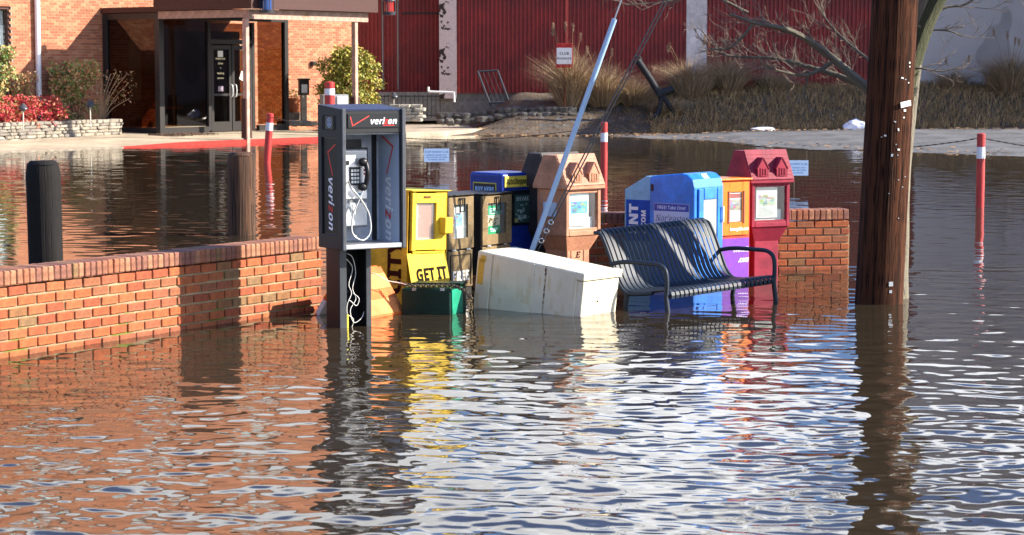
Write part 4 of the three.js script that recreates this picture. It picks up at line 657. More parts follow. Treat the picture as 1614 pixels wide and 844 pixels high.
{ // yellow box with a drop-front
  const yaw = 47 * deg, w = 0.43, d = 0.41, t = thing('yellow_newspaper_box', 'yellow metal newspaper box right behind the phone kiosk', 'newspaper box', stand(637, 16.42, yaw, w, d), yaw, 'newspaper boxes by the wall'); t.rotation.z = -0.035;
  const m = worn([0.80, 0.54, 0.035], 0.65), m2 = worn([0.78, 0.42, 0.02], 0.65), T = up(0.89), dl = up(0.43);
  part('body', merge([box(0.006, T, d, -w / 2 + 0.003, T / 2, 0), box(0.006, T, d, w / 2 - 0.003, T / 2, 0), box(w - 0.014, T - 0.01, 0.006, 0, T / 2, -d / 2 + 0.003), box(w - 0.014, 0.006, d - 0.01, 0, T - 0.004, 0), box(w - 0.014, up(0.40), 0.006, 0, up(0.40) / 2, d / 2 - 0.004)]), m2, t);
  part('hood', metric(new ConvexGeometry([[-w / 2, T, -d / 2], [w / 2, T, -d / 2], [-w / 2, T, d / 2 + 0.045], [w / 2, T, d / 2 + 0.045], [-w / 2, T + 0.012, -d / 2], [w / 2, T + 0.012, -d / 2], [-w / 2, T + 0.006, d / 2 + 0.045], [w / 2, T + 0.006, d / 2 + 0.045]].map((p) => V(...p)))), m, t);
  const dh = T - dl - 0.01, cy = dl + dh / 2, door = part('door', merge([rbox(0.045, dh, 0.03, 0.005, -w / 2 + 0.045, cy, d / 2 + 0.01), rbox(0.115, dh, 0.03, 0.005, w / 2 - 0.09, cy, d / 2 + 0.01), rbox(0.23, 0.08, 0.03, 0.005, -0.035, dl + 0.045, d / 2 + 0.01), rbox(0.23, 0.075, 0.03, 0.005, -0.035, T - 0.055, d / 2 + 0.01)]), m, t);
  part('window', box(0.24, dh - 0.14, 0.005, -0.035, cy, d / 2 + 0.004), MAT.hazyGlass, door);
  part('front_page', panel(0.225, dh - 0.16), print(canvas(96, 128, (g) => { const R = rng(8); g.fillStyle = '#e9ddc8'; g.fillRect(0, 0, 96, 128); g.fillStyle = '#cf7a66'; g.fillRect(20, 6, 66, 114); for (let i = 0; i < 90; i++) { g.fillStyle = `rgba(240,228,205,${0.3 * R()})`; g.fillRect(R() * 96, R() * 128, 3 + R() * 8, 2 + R() * 7); } }), 0.7), door, -0.035, cy, d / 2 - 0.006);
  part('coin_box', rbox(0.085, 0.125, 0.07, 0.008, w / 2 - 0.07, cy - 0.03, d / 2 + 0.055), m, door);
  part('latch', box(0.07, 0.012, 0.01, -0.035, T - 0.045, d / 2 + 0.03), MAT.rust, door);
  const fp = part('front_panel', rbox(w * 0.98, 0.26, 0.006, 0.003, 0, 0.13, 0), m, t, -0.004, up(0.165), d / 2 + 0.055); fp.rotation.x = -0.2; fp.rotation.z = 0.05;
  part('lettering', panel(0.34, 0.14), decal(sign(256, 104, null, [['GET IT', 128, 86, 'bold 96px sans-serif', '#140f04', 252]])), fp, 0.02, 0.085, 0.0045);
  const city = part('lettering', panel(0.44, 0.19), decal(sign(256, 110, null, [['CITY', 128, 96, 'bold 116px sans-serif', '#3a1204', 250]])), t, -w / 2 - 0.003, up(0.30), 0.07); city.rotation.set(0, -Math.PI / 2, 0); city.rotateZ(Math.PI / 2);
  part('hinge', box(w * 0.8, 0.016, 0.012, 0, up(0.418), d / 2 + 0.012), m2, t);
}
function brownBox(px, z, yaw, w, top, label, page, free) {
  const d = 0.38, t = thing('brown_newspaper_box', label, 'newspaper box', stand(px, z, yaw, w, d), yaw, 'newspaper boxes by the wall');
  const m = worn([0.235, 0.16, 0.075], 0.5), dk = worn([0.022, 0.018, 0.014], 0.5), T = up(top), dl = up(0.375), dh = T - dl - 0.02, cy = dl + dh / 2;
  part('body', rbox(w, T - 0.012, d, 0.006, 0, (T - 0.012) / 2, 0), dk, t);
  part('lid', rbox(w + 0.012, 0.012, d + 0.03, 0.004, 0, T - 0.004, 0.01), dk, t);
  const door = part('door', merge([box(0.075, dh, 0.02, -w / 2 + 0.04, cy, d / 2 + 0.012), box(0.075, dh, 0.02, w / 2 - 0.04, cy, d / 2 + 0.012), box(w - 0.156, 0.085, 0.02, 0, dl + 0.043, d / 2 + 0.012), box(w - 0.156, 0.06, 0.02, 0, T - 0.052, d / 2 + 0.012)]), m, t);
  part('back_plate', box(w - 0.15, dh - 0.14, 0.004, 0, cy, d / 2 + 0.002), mat([0.10, 0.10, 0.09], 0.8), door);
  part('front_page', panel(w * 0.40, dh - 0.17), print(page, 0.8), door, -w * 0.06, cy, d / 2 + 0.006);
  part('window', box(w - 0.156, dh - 0.146, 0.003, 0, cy + 0.011, d / 2 + 0.013), MAT.glass, door);
  for (const sx of [-1, 1]) for (let k = 0; k < 6; k++) part('rivet', new THREE.SphereGeometry(0.005, 6, 4), MAT.steel, door, sx * (w / 2 - 0.062), dl + 0.09 + k * (dh - 0.15) / 5, d / 2 + 0.022);
  part('handle', merge([box(0.008, 0.10, 0.012, -0.03, T - 0.085, d / 2 + 0.035), box(0.008, 0.10, 0.012, 0.03, T - 0.085, d / 2 + 0.035), box(0.068, 0.008, 0.012, 0, T - 0.139, d / 2 + 0.035), box(0.068, 0.008, 0.012, 0, T - 0.031, d / 2 + 0.035)]), MAT.black, door);
  const fp = part('front_panel', rbox(w * 0.96, 0.30, 0.012, 0.004, 0, up(0.21), d / 2 + 0.008), m, t);
  part('panel_frame', merge([box(w * 0.8, 0.006, 0.006, 0, up(0.325), d / 2 + 0.0175), box(0.006, 0.25, 0.006, -w * 0.4, up(0.2), d / 2 + 0.0175), box(0.006, 0.25, 0.006, w * 0.4, up(0.2), d / 2 + 0.0175)]), dk, fp);
  for (const sx of [-0.28, 0.28]) part('clip', box(0.05, 0.012, 0.016, sx * w, dl - 0.008, d / 2 + 0.018), MAT.steel, t);
  if (free) part('lettering', panel(w * 0.72, 0.10), decal(sign(192, 72, null, [['FREE', 96, 64, 'bold 78px sans-serif', '#e9e4d6', 186]])), fp, 0, up(0.155), d / 2 + 0.0175);
}
brownBox(703, 17.3, 54 * deg, 0.34, 0.815, 'brown free-paper box next to the yellow newspaper box', newsPage(11, '#d8c8c0', '#7fb2c9'), true);
brownBox(757, 17.75, 54 * deg, 0.41, 0.80, 'brown paper box holding a green booklet, above the tipped white box', canvas(128, 192, (g) => { const R = rng(12); g.fillStyle = '#1f9a63'; g.fillRect(0, 0, 128, 192); g.fillStyle = '#d9cfae'; g.fillRect(0, 62, 128, 74); g.fillStyle = '#5f4630'; for (let i = 0; i < 40; i++) g.fillRect(R() * 120, 80 + R() * 50, 4 + R() * 12, 3 + R() * 8); g.fillStyle = '#e8f3ea'; for (let i = 0; i < 4; i++) g.fillRect(16, 16 + i * 11, 60 + 40 * R(), 5); g.fillRect(24, 150, 80, 14); g.fillRect(30, 170, 60, 6); }), false);
{ // dark blue box with a yellow name strip
  const yaw = 42 * deg, w = 0.42, d = 0.42, t = thing('dark_blue_newspaper_box', 'dark blue newspaper box with a yellow name strip, behind the brown boxes', 'newspaper box', stand(790, 18.3, yaw, w, d), yaw, 'newspaper boxes by the wall');
  const m = painted([0.012, 0.035, 0.26], 0.35), T = up(0.945);
  part('body', merge([rbox(w, T - 0.5, d, 0.03, 0, T - (T - 0.5) / 2, 0, 3), rbox(0.08, 0.5, 0.34, 0.01, -w / 2 + 0.08, 0.27, -0.02), rbox(0.08, 0.5, 0.34, 0.01, w / 2 - 0.08, 0.27, -0.02), rbox(w, 0.06, d, 0.01, 0, 0.03, 0)]), m, t);
  part('name_strip', box(0.36, 0.095, 0.008, 0.005, T - 0.075, d / 2 + 0.004), painted([0.70, 0.55, 0.12], 0.5), t);
  part('lettering', panel(0.35, 0.088), print(sign(512, 112, '#e6c94a', [['AutoShopper.com', 256, 84, 'italic bold 84px sans-serif', '#15120a', 496]])), t, 0.005, T - 0.075, d / 2 + 0.0095);
  part('window_frame', box(0.36, 0.30, 0.02, 0.005, T - 0.30, d / 2 + 0.004), MAT.black, t);
  part('front_page', panel(0.20, 0.24), print(canvas(128, 160, (g) => { const R = rng(14); g.fillStyle = '#3e5a50'; g.fillRect(0, 0, 128, 160); g.fillStyle = '#dfe4e0'; g.font = 'bold 30px serif'; g.fillText('HOMES', 12, 34); for (let i = 0; i < 14; i++) { g.fillStyle = ['#9fb0a8', '#c9d2cc', '#5d7a70', '#7f938b'][i % 4]; g.fillRect(R() * 100, 46 + R() * 90, 14 + R() * 20, 10 + R() * 16); } g.fillStyle = '#c8b56a'; g.fillRect(0, 134, 26, 22); }), 0.7), t, 0.03, T - 0.31, d / 2 + 0.0155);
  part('window', box(0.352, 0.292, 0.003, 0.005, T - 0.30, d / 2 + 0.0195), MAT.glass, t);
  const sp = part('side_plate', box(0.3, 0.17, 0.004).rotateY(Math.PI / 2), painted([0.62, 0.50, 0.08], 0.5), t, -w / 2 - 0.003, T - 0.17, 0.0);
  onSide(part('lettering', panel(0.28, 0.15), print(sign(256, 128, '#101018', [['BUY HERE', 128, 58, 'bold 48px sans-serif', '#8fb4dc', 236], ['PAY HERE', 128, 108, 'bold 40px sans-serif', '#8fb4dc', 236]])), t, -w / 2 - 0.0065, T - 0.17, 0.0));
  part('lower_sign', box(0.2, 0.06, 0.01, -0.02, up(0.36), 0.17), painted([0.65, 0.30, 0.05], 0.5), t);
}
{ // pale blue box with a chamfered back, seen from its side
  const yaw = 52 * deg, w = 0.42, d = 0.47, t = thing('pale_blue_newspaper_box', 'pale blue newspaper box with big white side lettering, behind the bright blue one', 'newspaper box', stand(1056, 18.6, yaw, w, d), yaw, 'newspaper boxes by the wall');
  const T = up(0.90), m = painted([0.30, 0.58, 0.76], 0.4);
  part('body', prism([[-d / 2, 0], [d / 2, 0], [d / 2, T], [-d / 2 + 0.23, T], [-d / 2, T - 0.125]], w, 0.006).rotateY(-Math.PI / 2).translate(w / 2, 0, 0), m, t);
  onSide(part('side_panel', box(0.43, 0.36, 0.004), painted([0.01, 0.09, 0.50], 0.45), t, -w / 2 - 0.009, up(0.51), 0.0));
  const big = part('lettering', panel(0.36, 0.12), decal(sign(256, 96, null, [['ENT', 128, 84, 'bold 100px sans-serif', '#e8f2fb', 240]])), t, -w / 2 - 0.0125, up(0.52), -0.135); big.rotation.y = -Math.PI / 2; big.rotateZ(Math.PI / 2);
  const sm = part('lettering', panel(0.34, 0.07), decal(sign(256, 56, null, [['E.COM', 128, 46, 'bold 50px sans-serif', '#eef4fa', 200]])), t, -w / 2 - 0.0125, up(0.50), -0.03); sm.rotation.y = -Math.PI / 2; sm.rotateZ(Math.PI / 2);
}
{ // bright blue moulded plastic box
  const yaw = 52 * deg, w = 0.46, d = 0.46, t = thing('bright_blue_newspaper_box', 'bright blue plastic newspaper box with rounded top behind the bench', 'newspaper box', stand(1095, 18.2, yaw, w, d), yaw, 'newspaper boxes by the wall');
  const T = up(0.945), m = mat([0.018, 0.20, 0.74], 0.38, { map: rep(blotch, 3), bumpMap: rep(rough, 3), bumpScale: 0.0005 });
  part('body', prism([[-d / 2, 0], [d / 2, 0], [d / 2, T - 0.12], [d / 2 - 0.02, T - 0.05], [d / 2 - 0.07, T - 0.01], [d / 2 - 0.13, T], [-d / 2 + 0.02, T - 0.03], [-d / 2, T - 0.05]], w - 0.03, 0.015).rotateY(-Math.PI / 2).translate(w / 2 - 0.015, 0, 0), m, t);
  onSide(part('side_label', box(0.36, 0.21, 0.003), MAT.white, t, -w / 2 - 0.001, up(0.58), 0.0));
  onSide(part('lettering', panel(0.356, 0.206), print(canvas(384, 224, (g) => { g.fillStyle = '#aab6d6'; g.fillRect(0, 0, 384, 224); g.fillStyle = '#27409a'; g.fillRect(0, 0, 384, 70); g.fillStyle = '#dfe6f2'; g.font = '44px sans-serif'; g.textAlign = 'center'; g.fillText('FREE! Take One!', 192, 52, 366); g.fillStyle = '#2a3358'; g.font = 'italic 86px serif'; g.fillText('Nor’easter', 192, 168, 360); })), t, -w / 2 - 0.0035, up(0.58), 0.0));
  const door = part('door', merge([rbox(0.075, 0.62, 0.02, 0.008, -w / 2 + 0.085, T - 0.44, d / 2 + 0.009), rbox(0.075, 0.62, 0.02, 0.008, w / 2 - 0.085, T - 0.44, d / 2 + 0.009), rbox(0.2, 0.1, 0.02, 0.008, 0, T - 0.175, d / 2 + 0.009), rbox(0.2, 0.2, 0.02, 0.008, 0, T - 0.65, d / 2 + 0.009)]), m, t);
  part('newspaper', box(0.21, 0.34, 0.004, 0, T - 0.38, d / 2 + 0.004), MAT.paper, door); part('window', box(0.2, 0.34, 0.003, 0, T - 0.385, d / 2 + 0.012), MAT.hazyGlass, door);
  part('handle', merge([box(0.014, 0.13, 0.012, w / 2 - 0.06, T - 0.36, d / 2 + 0.035), box(0.014, 0.012, 0.025, w / 2 - 0.06, T - 0.30, d / 2 + 0.024), box(0.014, 0.012, 0.025, w / 2 - 0.06, T - 0.42, d / 2 + 0.024)]), MAT.white, door);
  const em = part('emblem', panel(0.14, 0.07), decal(sign(128, 64, null, [['NE', 64, 54, 'bold 60px sans-serif', '#dcecf6', 110]])), t, 0.0, T - 0.028, d / 2 - 0.042); em.rotation.x = -0.78;
  part('vent', box(0.004, 0.06, 0.03, -w / 2 - 0.0005, T - 0.13, -d / 2 + 0.03), MAT.black, t);
}
{ // orange and purple box
  const yaw = 36 * deg, w = 0.36, d = 0.38, t = thing('orange_purple_newspaper_box', 'orange newspaper box with a purple lower panel between the blue and maroon boxes', 'newspaper box', stand(1134, 18.6, yaw, w, d), yaw, 'newspaper boxes by the wall');
  const T = up(0.875), m = painted([0.80, 0.20, 0.015], 0.4), rd = painted([0.62, 0.06, 0.02], 0.45);
  part('body', rbox(w, T - 0.01, d, 0.01, 0, (T - 0.01) / 2, 0), rd, t); part('lid', rbox(w + 0.02, 0.018, d + 0.03, 0.006, 0, T - 0.002, 0.01), m, t);
  part('door', merge([box(0.105, 0.46, 0.014, -w / 2 + 0.06, T - 0.255, d / 2 + 0.008), box(0.075, 0.46, 0.014, w / 2 - 0.066, T - 0.255, d / 2 + 0.008), box(w - 0.2, 0.085, 0.014, 0.006, T - 0.0675, d / 2 + 0.008), box(w - 0.2, 0.11, 0.014, 0.006, T - 0.43, d / 2 + 0.008)]), m, t);
  part('front_page', panel(0.16, 0.25), print(newsPage(21, '#a4352a', '#a89a8c'), 0.8), t, 0.006, T - 0.243, d / 2 + 0.003); part('window', box(0.162, 0.26, 0.003, 0.006, T - 0.243, d / 2 + 0.009), MAT.glass, t);
  for (const x of [-0.082, 0.094]) part('window_jamb', box(0.012, 0.28, 0.012, x, T - 0.243, d / 2 + 0.016), mat([0.28, 0.05, 0.03], 0.6), t);
  part('lettering', panel(0.28, 0.05), decal(sign(256, 48, null, [['homeguide.com', 150, 36, 'bold 38px sans-serif', '#f6e2c8', 200]])), t, 0.02, T - 0.435, d / 2 + 0.0165);
  part('lower_panel', box(w - 0.04, 0.40, 0.012, 0, up(0.16), d / 2 + 0.007), painted([0.20, 0.045, 0.42], 0.45), t);
  part('lettering', panel(0.30, 0.20), decal(sign(256, 176, null, [['HOMES', 190, 70, 'bold 52px sans-serif', '#d7c9ea', 180], ['.com', 208, 150, 'bold 56px sans-serif', '#e6def2', 120]])), t, 0.01, up(0.22), d / 2 + 0.0145);
}
console.log('boxes done');
{ // long white plastic dispenser lying on its side
  const yaw = -38.6 * deg, L = 1.03, D = 0.46, near = onLevel(915, 500), t = thing('tipped_white_box', 'stained white plastic dispenser lying on its side in the water', 'dispenser box', near, yaw); t.rotation.z = -0.118;
  const stain = data(512, (u, v) => { const n = fbm(u * 6, v * 6, 0, 5, 6), r = 0.35 * sst(0.58, 0.85, fbm(u * 22 + 3, v * 5, 0, 5, 0)), l = 0.90 + 0.12 * (n - 0.5); return [l * lerp(1, 0.86, r), l * lerp(0.985, 0.74, r), l * lerp(0.93, 0.52, r)]; });
  const m = mat([0.84, 0.79, 0.66], 0.45, { map: rep(stain, 1), bumpMap: rep(rough, 2), bumpScale: 0.0015 }), seam = mat([0.55, 0.44, 0.28], 0.9, { map: rep(blotch, 6) });
  // origin at the near lower corner on the water line; body reaches left and back, with its lower part under water
  const y0 = -0.30, y1 = 0.325;
  const cuts = [-L, -0.875, -0.36, -0.06];   // sections parted by grooves
  for (let i = 0; i < 3; i++) part('shell', rbox(cuts[i + 1] - cuts[i] - 0.003, y1 - y0, D, 0.016, (cuts[i] + cuts[i + 1]) / 2, (y0 + y1) / 2, -D / 2, 3), m, t);
  part('groove', merge([box(0.02, y1 - y0 - 0.008, D - 0.008, -0.875, (y0 + y1) / 2, -D / 2), box(0.02, y1 - y0 - 0.008, D - 0.008, -0.36, (y0 + y1) / 2, -D / 2)]), seam, t);
  part('rib', rbox(0.01, y1 - y0 - 0.02, 0.012, 0.004, -0.47, (y0 + y1) / 2, 0.002), m, t);
  part('end_cap', merge([rbox(0.075, 0.062, D + 0.03, 0.012, -0.03, y1 - 0.028, -D / 2, 2), rbox(0.06, y1 - y0 - 0.06, D - 0.012, 0.01, -0.036, (y0 + y1) / 2 - 0.035, -D / 2, 2)]), m, t);
  part('sticker', box(0.055, 0.20, 0.003, -L + 0.052, 0.17, 0.0015), painted([0.74, 0.42, 0.06], 0.7), t); part('sticker', box(0.055, 0.05, 0.003, -L + 0.065, y1 - 0.055, 0.0015), painted([0.74, 0.46, 0.08], 0.7), t);
  part('label', box(0.26, 0.003, 0.12, -0.52, y1 + 0.0005, -0.2), painted([0.55, 0.47, 0.42], 0.8), t);
  { const R = rng(97); for (let k = 0; k < 9; k++) part('rust_spot', new THREE.SphereGeometry(0.004 + 0.006 * R(), 7, 5).scale(0.8, 1.6, 0.3), MAT.rust, t, -0.36 + (R() - 0.5) * 0.008, -0.02 + 0.33 * R(), -0.002); for (let k = 0; k < 5; k++) part('rust_spot', new THREE.SphereGeometry(0.003 + 0.003 * R(), 7, 5).scale(0.8, 1.6, 0.3), MAT.rust, t, -0.47 + (R() - 0.5) * 0.006, 0.02 + 0.25 * R(), 0.006); }
  part('bolt', new THREE.SphereGeometry(0.008, 8, 6), MAT.rust, t, -0.004, 0.1, -0.2);
  part('hasp', merge([rbox(0.03, 0.07, 0.03, 0.006, -L - 0.012, 0.06, -0.03), rbox(0.05, 0.02, 0.02, 0.005, -L - 0.02, 0.11, -0.03)]), MAT.rust, t);
}
{ // green box tipped over, mostly under water
  const near = onLevel(710, 497), yaw = -16 * deg, t = thing('tipped_green_box', 'dark green box toppled in the water below the yellow one', 'newspaper box', near, yaw); t.rotation.z = 0.02;
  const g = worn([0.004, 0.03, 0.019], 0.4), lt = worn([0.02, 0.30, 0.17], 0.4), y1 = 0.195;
  part('body', rbox(0.385, 0.5, 0.40, 0.012, -0.1925, y1 - 0.25, -0.20, 2), g, t);
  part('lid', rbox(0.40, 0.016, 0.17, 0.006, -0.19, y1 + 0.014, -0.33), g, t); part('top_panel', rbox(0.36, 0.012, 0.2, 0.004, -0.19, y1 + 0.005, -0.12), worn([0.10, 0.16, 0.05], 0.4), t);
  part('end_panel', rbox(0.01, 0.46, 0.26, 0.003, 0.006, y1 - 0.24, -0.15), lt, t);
  for (const x of [-0.28, -0.06]) part('hinge', box(0.03, 0.02, 0.01, x, y1 - 0.004, 0.004), MAT.steel, t);
  // security chain across the lid
  const R = rng(95), pts = [V(-0.42, y1 + 0.04, 0.05), V(-0.3, y1 + 0.02, 0.02), V(-0.15, y1 + 0.016, -0.02), V(0.0, y1 + 0.02, -0.04), V(0.1, y1 + 0.0, 0.02), V(0.18, y1 - 0.05, 0.06)].map((p) => p.applyEuler(new THREE.Euler(0, yaw, 0)).add(near)), c = new THREE.CatmullRomCurve3(pts), links = [];
  for (let k = 0; k < 34; k++) { const p = c.getPointAt(k / 33), d = c.getTangentAt(k / 33), l = new THREE.TorusGeometry(0.012, 0.0042, 6, 10).scale(1.35, 1, 1); if (k % 2) l.rotateX(Math.PI / 2); l.applyQuaternion(new THREE.Quaternion().setFromUnitVectors(V(1, 0, 0), d)); l.translate(p.x, p.y, p.z); links.push(l); }
  single('security_chain', merge(links), MAT.chain, 'rusty security chain draped over the toppled green box', 'chain');
  const cord = tube([atDepth(586, 430, 15.9), atDepth(598, 436, 15.9), atDepth(612, 443, 15.95), atDepth(628, 446, 16), atDepth(640, 449, 16)], 0.004, 30, 5); single('loose_cord', cord, mat([0.75, 0.5, 0.42], 0.7), 'thin pink cord running from the barricade to the chain', 'cord');
}
{ // folding orange and white barricade half sunk behind the phone
  const t = thing('traffic_barricade', 'orange and white plastic barricade sunk behind the phone pedestal', 'barricade', V((566 - CX) * 16.05 / F, GROUND, -16.05), -30 * deg);
  const o = worn([0.80, 0.16, 0.03], 0.5), w = worn([0.72, 0.66, 0.62], 0.55), sal = worn([0.82, 0.27, 0.08], 0.6), tilt = 0.58;
  for (const s of [-1, 1]) { // two leaning panels hinged at the top
    const g = new THREE.Group(); g.name = 'panel'; g.position.set(s * 0.02, up(0.33), 0); g.rotation.z = s * tilt; t.add(g);
    [[0, 0.05, o], [0.05, 0.13, w], [0.18, 0.08, o], [0.26, 0.13, w], [0.39, 0.18, o]].forEach(([y, h, m]) => part('board', rbox(0.035, h - 0.0006, 0.46, 0.002, 0, -y - h / 2, 0), m === w && s > 0 ? sal : m, g));
  }
  part('hinge', bar(V(0, up(0.33), -0.22), V(0, up(0.33), 0.22), 0.016), o, t);
}
// ---------------------------------------------------------------- pay phone kiosk
{
  const yaw = 32 * deg, base = V((548 - CX) * 15.28 / F, GROUND, -15.28), t = thing('pay_phone_kiosk', 'grey pay phone kiosk on a black pedestal standing in the flood', 'pay phone', base, yaw);
  const w = 0.505, zb = -0.11, zf = 0.245, ox = 0.075, b = up(0.565), T = up(1.545), Tb = up(1.575), mid = (zf + zb) / 2, dep = zf - zb;
  const frame = painted([0.020, 0.0205, 0.022], 0.5), lining = painted([0.50, 0.54, 0.60], 0.4), L = ox - w / 2, Rr = ox + w / 2;
  const sideShape = (zz, x, m, nm, par) => part(nm, prism(zz, 0.03, 0.003).rotateY(-Math.PI / 2).translate(x, 0, 0), m, par);
  for (const x of [L + 0.03, Rr]) { // side frames with an opening for the glazed panel
    const s = new THREE.Shape([[zb, b], [zf, b], [zf, T], [zb, Tb]].map(([p, q]) => new THREE.Vector2(p, q))), h1 = new THREE.Path([[zb + 0.055, b + 0.10], [zf - 0.065, b + 0.10], [zf - 0.065, T - 0.20], [zb + 0.055, T - 0.20]].map(([p, q]) => new THREE.Vector2(p, q)));
    s.holes.push(h1); part('side_frame', metric(new THREE.ExtrudeGeometry(s, { depth: 0.03, bevelEnabled: true, bevelSize: 0.003, bevelThickness: 0.003, bevelSegments: 1, bevelOffset: -0.003 }).rotateY(-Math.PI / 2).translate(x, 0, 0)), frame, t);
  }
  const oh = T - b - 0.30, oc = b + 0.10 + oh / 2, ow = dep - 0.12;
  const logo = (bg, vert) => canvas(128, 384, (g, W0, H0) => { g.fillStyle = bg; g.fillRect(0, 0, W0, H0); g.strokeStyle = '#e0362c'; g.lineWidth = 7; g.beginPath(); g.moveTo(vert > 0 ? 78 : 50, 150); g.lineTo(vert > 0 ? 38 : 90, 56); g.lineTo(vert > 0 ? 104 : 24, 24); g.stroke(); g.save(); g.translate(64, 262); g.rotate(Math.PI / 2); g.font = 'italic bold 62px sans-serif'; g.textAlign = 'left'; let x = -112; for (const [s, c] of [['veri', '#f2f2f2'], ['z', '#d8281f'], ['on', '#f2f2f2']]) { g.fillStyle = c; g.fillText(s, x, 22); x += g.measureText(s).width; } g.restore(); });
  const lp = part('side_panel', box(0.008, oh, ow, L + 0.014, oc, mid), mat([0.02, 0.022, 0.024], 0.12), t); onSide(part('lettering', panel(ow - 0.01, oh - 0.01), print(logo('#111214', 1), 0.4, { specularIntensity: 0.4 }), lp, L + 0.0085, oc, mid));
  part('side_panel', box(0.008, oh, ow, Rr - 0.014, oc, mid), lining, t);
  const ri = part('lettering', panel(dep - 0.05, oh + 0.14), print(logo('#b4c2d4', -1), 0.35), t, Rr - 0.0345, oc - 0.02, mid + 0.0); ri.rotation.y = -Math.PI / 2;
  part('back_panel', box(w - 0.06, T - b - 0.01, 0.02, ox, (T + b) / 2, zb + 0.014), lining, t);
  const roof = part('roof', prism([[zb, Tb - 0.012], [zf, T - 0.012], [zf, T], [zb, Tb]], w - 0.064).rotateY(-Math.PI / 2).translate(ox + (w - 0.064) / 2, 0, 0), painted([0.008, 0.018, 0.065], 0.5), t);
  const hy = T - 0.085, header = part('header', rbox(w - 0.062, 0.165, 0.03, 0.004, ox, hy, zf - 0.018), frame, t);
  part('header_ceiling', box(w - 0.062, 0.012, dep - 0.06, ox, T - 0.172, mid - 0.01), lining, header);
  part('sign_panel', box(w - 0.10, 0.098, 0.006, ox, hy + 0.004, zf), MAT.black, header);
  part('lettering', panel(w - 0.106, 0.092), print(canvas(512, 120, (g) => { g.fillStyle = '#141416'; g.fillRect(0, 0, 512, 120); g.strokeStyle = '#d83a30'; g.lineWidth = 9; g.beginPath(); g.moveTo(22, 22); g.lineTo(44, 104); g.lineTo(212, 16); g.stroke(); g.font = 'italic bold 80px sans-serif'; let x = 216; for (const [s, c] of [['veri', '#fafafa'], ['z', '#d8281f'], ['on', '#fafafa']]) { g.fillStyle = c; g.fillText(s, x, 92); x += g.measureText(s).width - 3; } g.fillStyle = '#d8281f'; g.fillRect(352, 100, 118, 7); }), 0.25), header, ox, hy + 0.004, zf + 0.0045);
  const sh = part('side_sign', box(0.004, 0.10, ow - 0.02, L - 0.001, T - 0.095, mid), MAT.black, t); onSide(part('lettering', panel(0.12, 0.09), print(canvas(96, 72, (g) => { g.fillStyle = '#141416'; g.fillRect(0, 0, 96, 72); g.strokeStyle = '#93b4dd'; g.lineWidth = 5; g.beginPath(); g.arc(48, 36, 25, 0, 6.3); g.stroke(); g.beginPath(); g.moveTo(34, 48); g.lineTo(40, 42); g.lineTo(42, 26); g.lineTo(48, 20); g.lineTo(54, 26); g.lineTo(56, 42); g.lineTo(62, 48); g.closePath(); g.stroke(); }), 0.3), sh, L - 0.0035, T - 0.095, mid));
  part('shelf', rbox(w - 0.05, 0.035, dep + 0.005, 0.006, ox, b + 0.018, mid + 0.004), MAT.steel, t);
  part('edge_strip', merge([rbox(0.03, T - b + 0.01, 0.02, 0.006, L + 0.015, (T + b) / 2, zf + 0.004), rbox(0.03, T - b + 0.01, 0.02, 0.006, Rr - 0.015, (T + b) / 2, zf + 0.004)]), painted([0.075, 0.08, 0.09], 0.38), t);
  part('inner_corner', box(0.03, T - b - 0.2, 0.02, Rr - 0.075, (T + b) / 2 - 0.08, zb + 0.034), MAT.black, t);
  part('switch_plate', box(0.05, 0.10, 0.01, ox + 0.10, T - 0.33, zb + 0.03), MAT.black, t); part('switch_label', box(0.03, 0.035, 0.003, ox + 0.10, T - 0.325, zb + 0.037), MAT.paper, t);
  // telephone
  const px = ox - 0.055, ph = part('telephone_body', rbox(0.205, 0.555, 0.15, 0.01, px, b + 0.42, zb + 0.10), painted([0.22, 0.225, 0.23], 0.35), t), fz = zb + 0.178;
  part('back_board', box(0.24, 0.12, 0.03, px, b + 0.70, zb + 0.04), MAT.black, t);
  part('face_plate', rbox(0.19, 0.345, 0.012, 0.006, px, b + 0.515, fz), MAT.chrome, ph);
  part('instruction_card', box(0.17, 0.05, 0.003, px, b + 0.655, fz + 0.008), MAT.paper, ph); part('coin_slot', box(0.03, 0.03, 0.008, px - 0.065, b + 0.60, fz + 0.008), MAT.black, ph);
  part('keypad_plate', box(0.085, 0.13, 0.005, px - 0.005, b + 0.505, fz + 0.009), MAT.black, ph);
  for (let r = 0; r < 4; r++) for (let c = 0; c < 3; c++) part('key', box(0.017, 0.017, 0.006, px - 0.028 + c * 0.023, b + 0.545 - r * 0.027, fz + 0.014), MAT.steel, ph);
  const hs = part('handset', merge([tube([V(px + 0.062, b + 0.60, fz + 0.05), V(px + 0.068, b + 0.53, fz + 0.065), V(px + 0.060, b + 0.44, fz + 0.05)], 0.018, 14, 10), new THREE.SphereGeometry(0.034, 14, 10).scale(1.1, 0.9, 0.8).translate(px + 0.045, b + 0.605, fz + 0.04).toNonIndexed(), new THREE.SphereGeometry(0.034, 14, 10).scale(1.1, 0.9, 0.8).translate(px + 0.042, b + 0.43, fz + 0.04).toNonIndexed()]), MAT.black, ph);
  part('hook', rbox(0.05, 0.03, 0.04, 0.006, px + 0.06, b + 0.59, fz + 0.02), MAT.chrome, ph);
  for (const [dx, dy, c] of [[0.085, 0.52, [0.6, 0.04, 0.03]], [0.085, 0.545, [0.6, 0.04, 0.03]], [0.04, 0.375, [0.05, 0.35, 0.62]]]) part('button', box(0.022, 0.016, 0.008, px + dx - 0.005, b + dy, fz + 0.01), mat(c, 0.4), ph);
  part('lower_plate', rbox(0.19, 0.165, 0.01, 0.005, px, b + 0.235, fz), MAT.steel, ph);
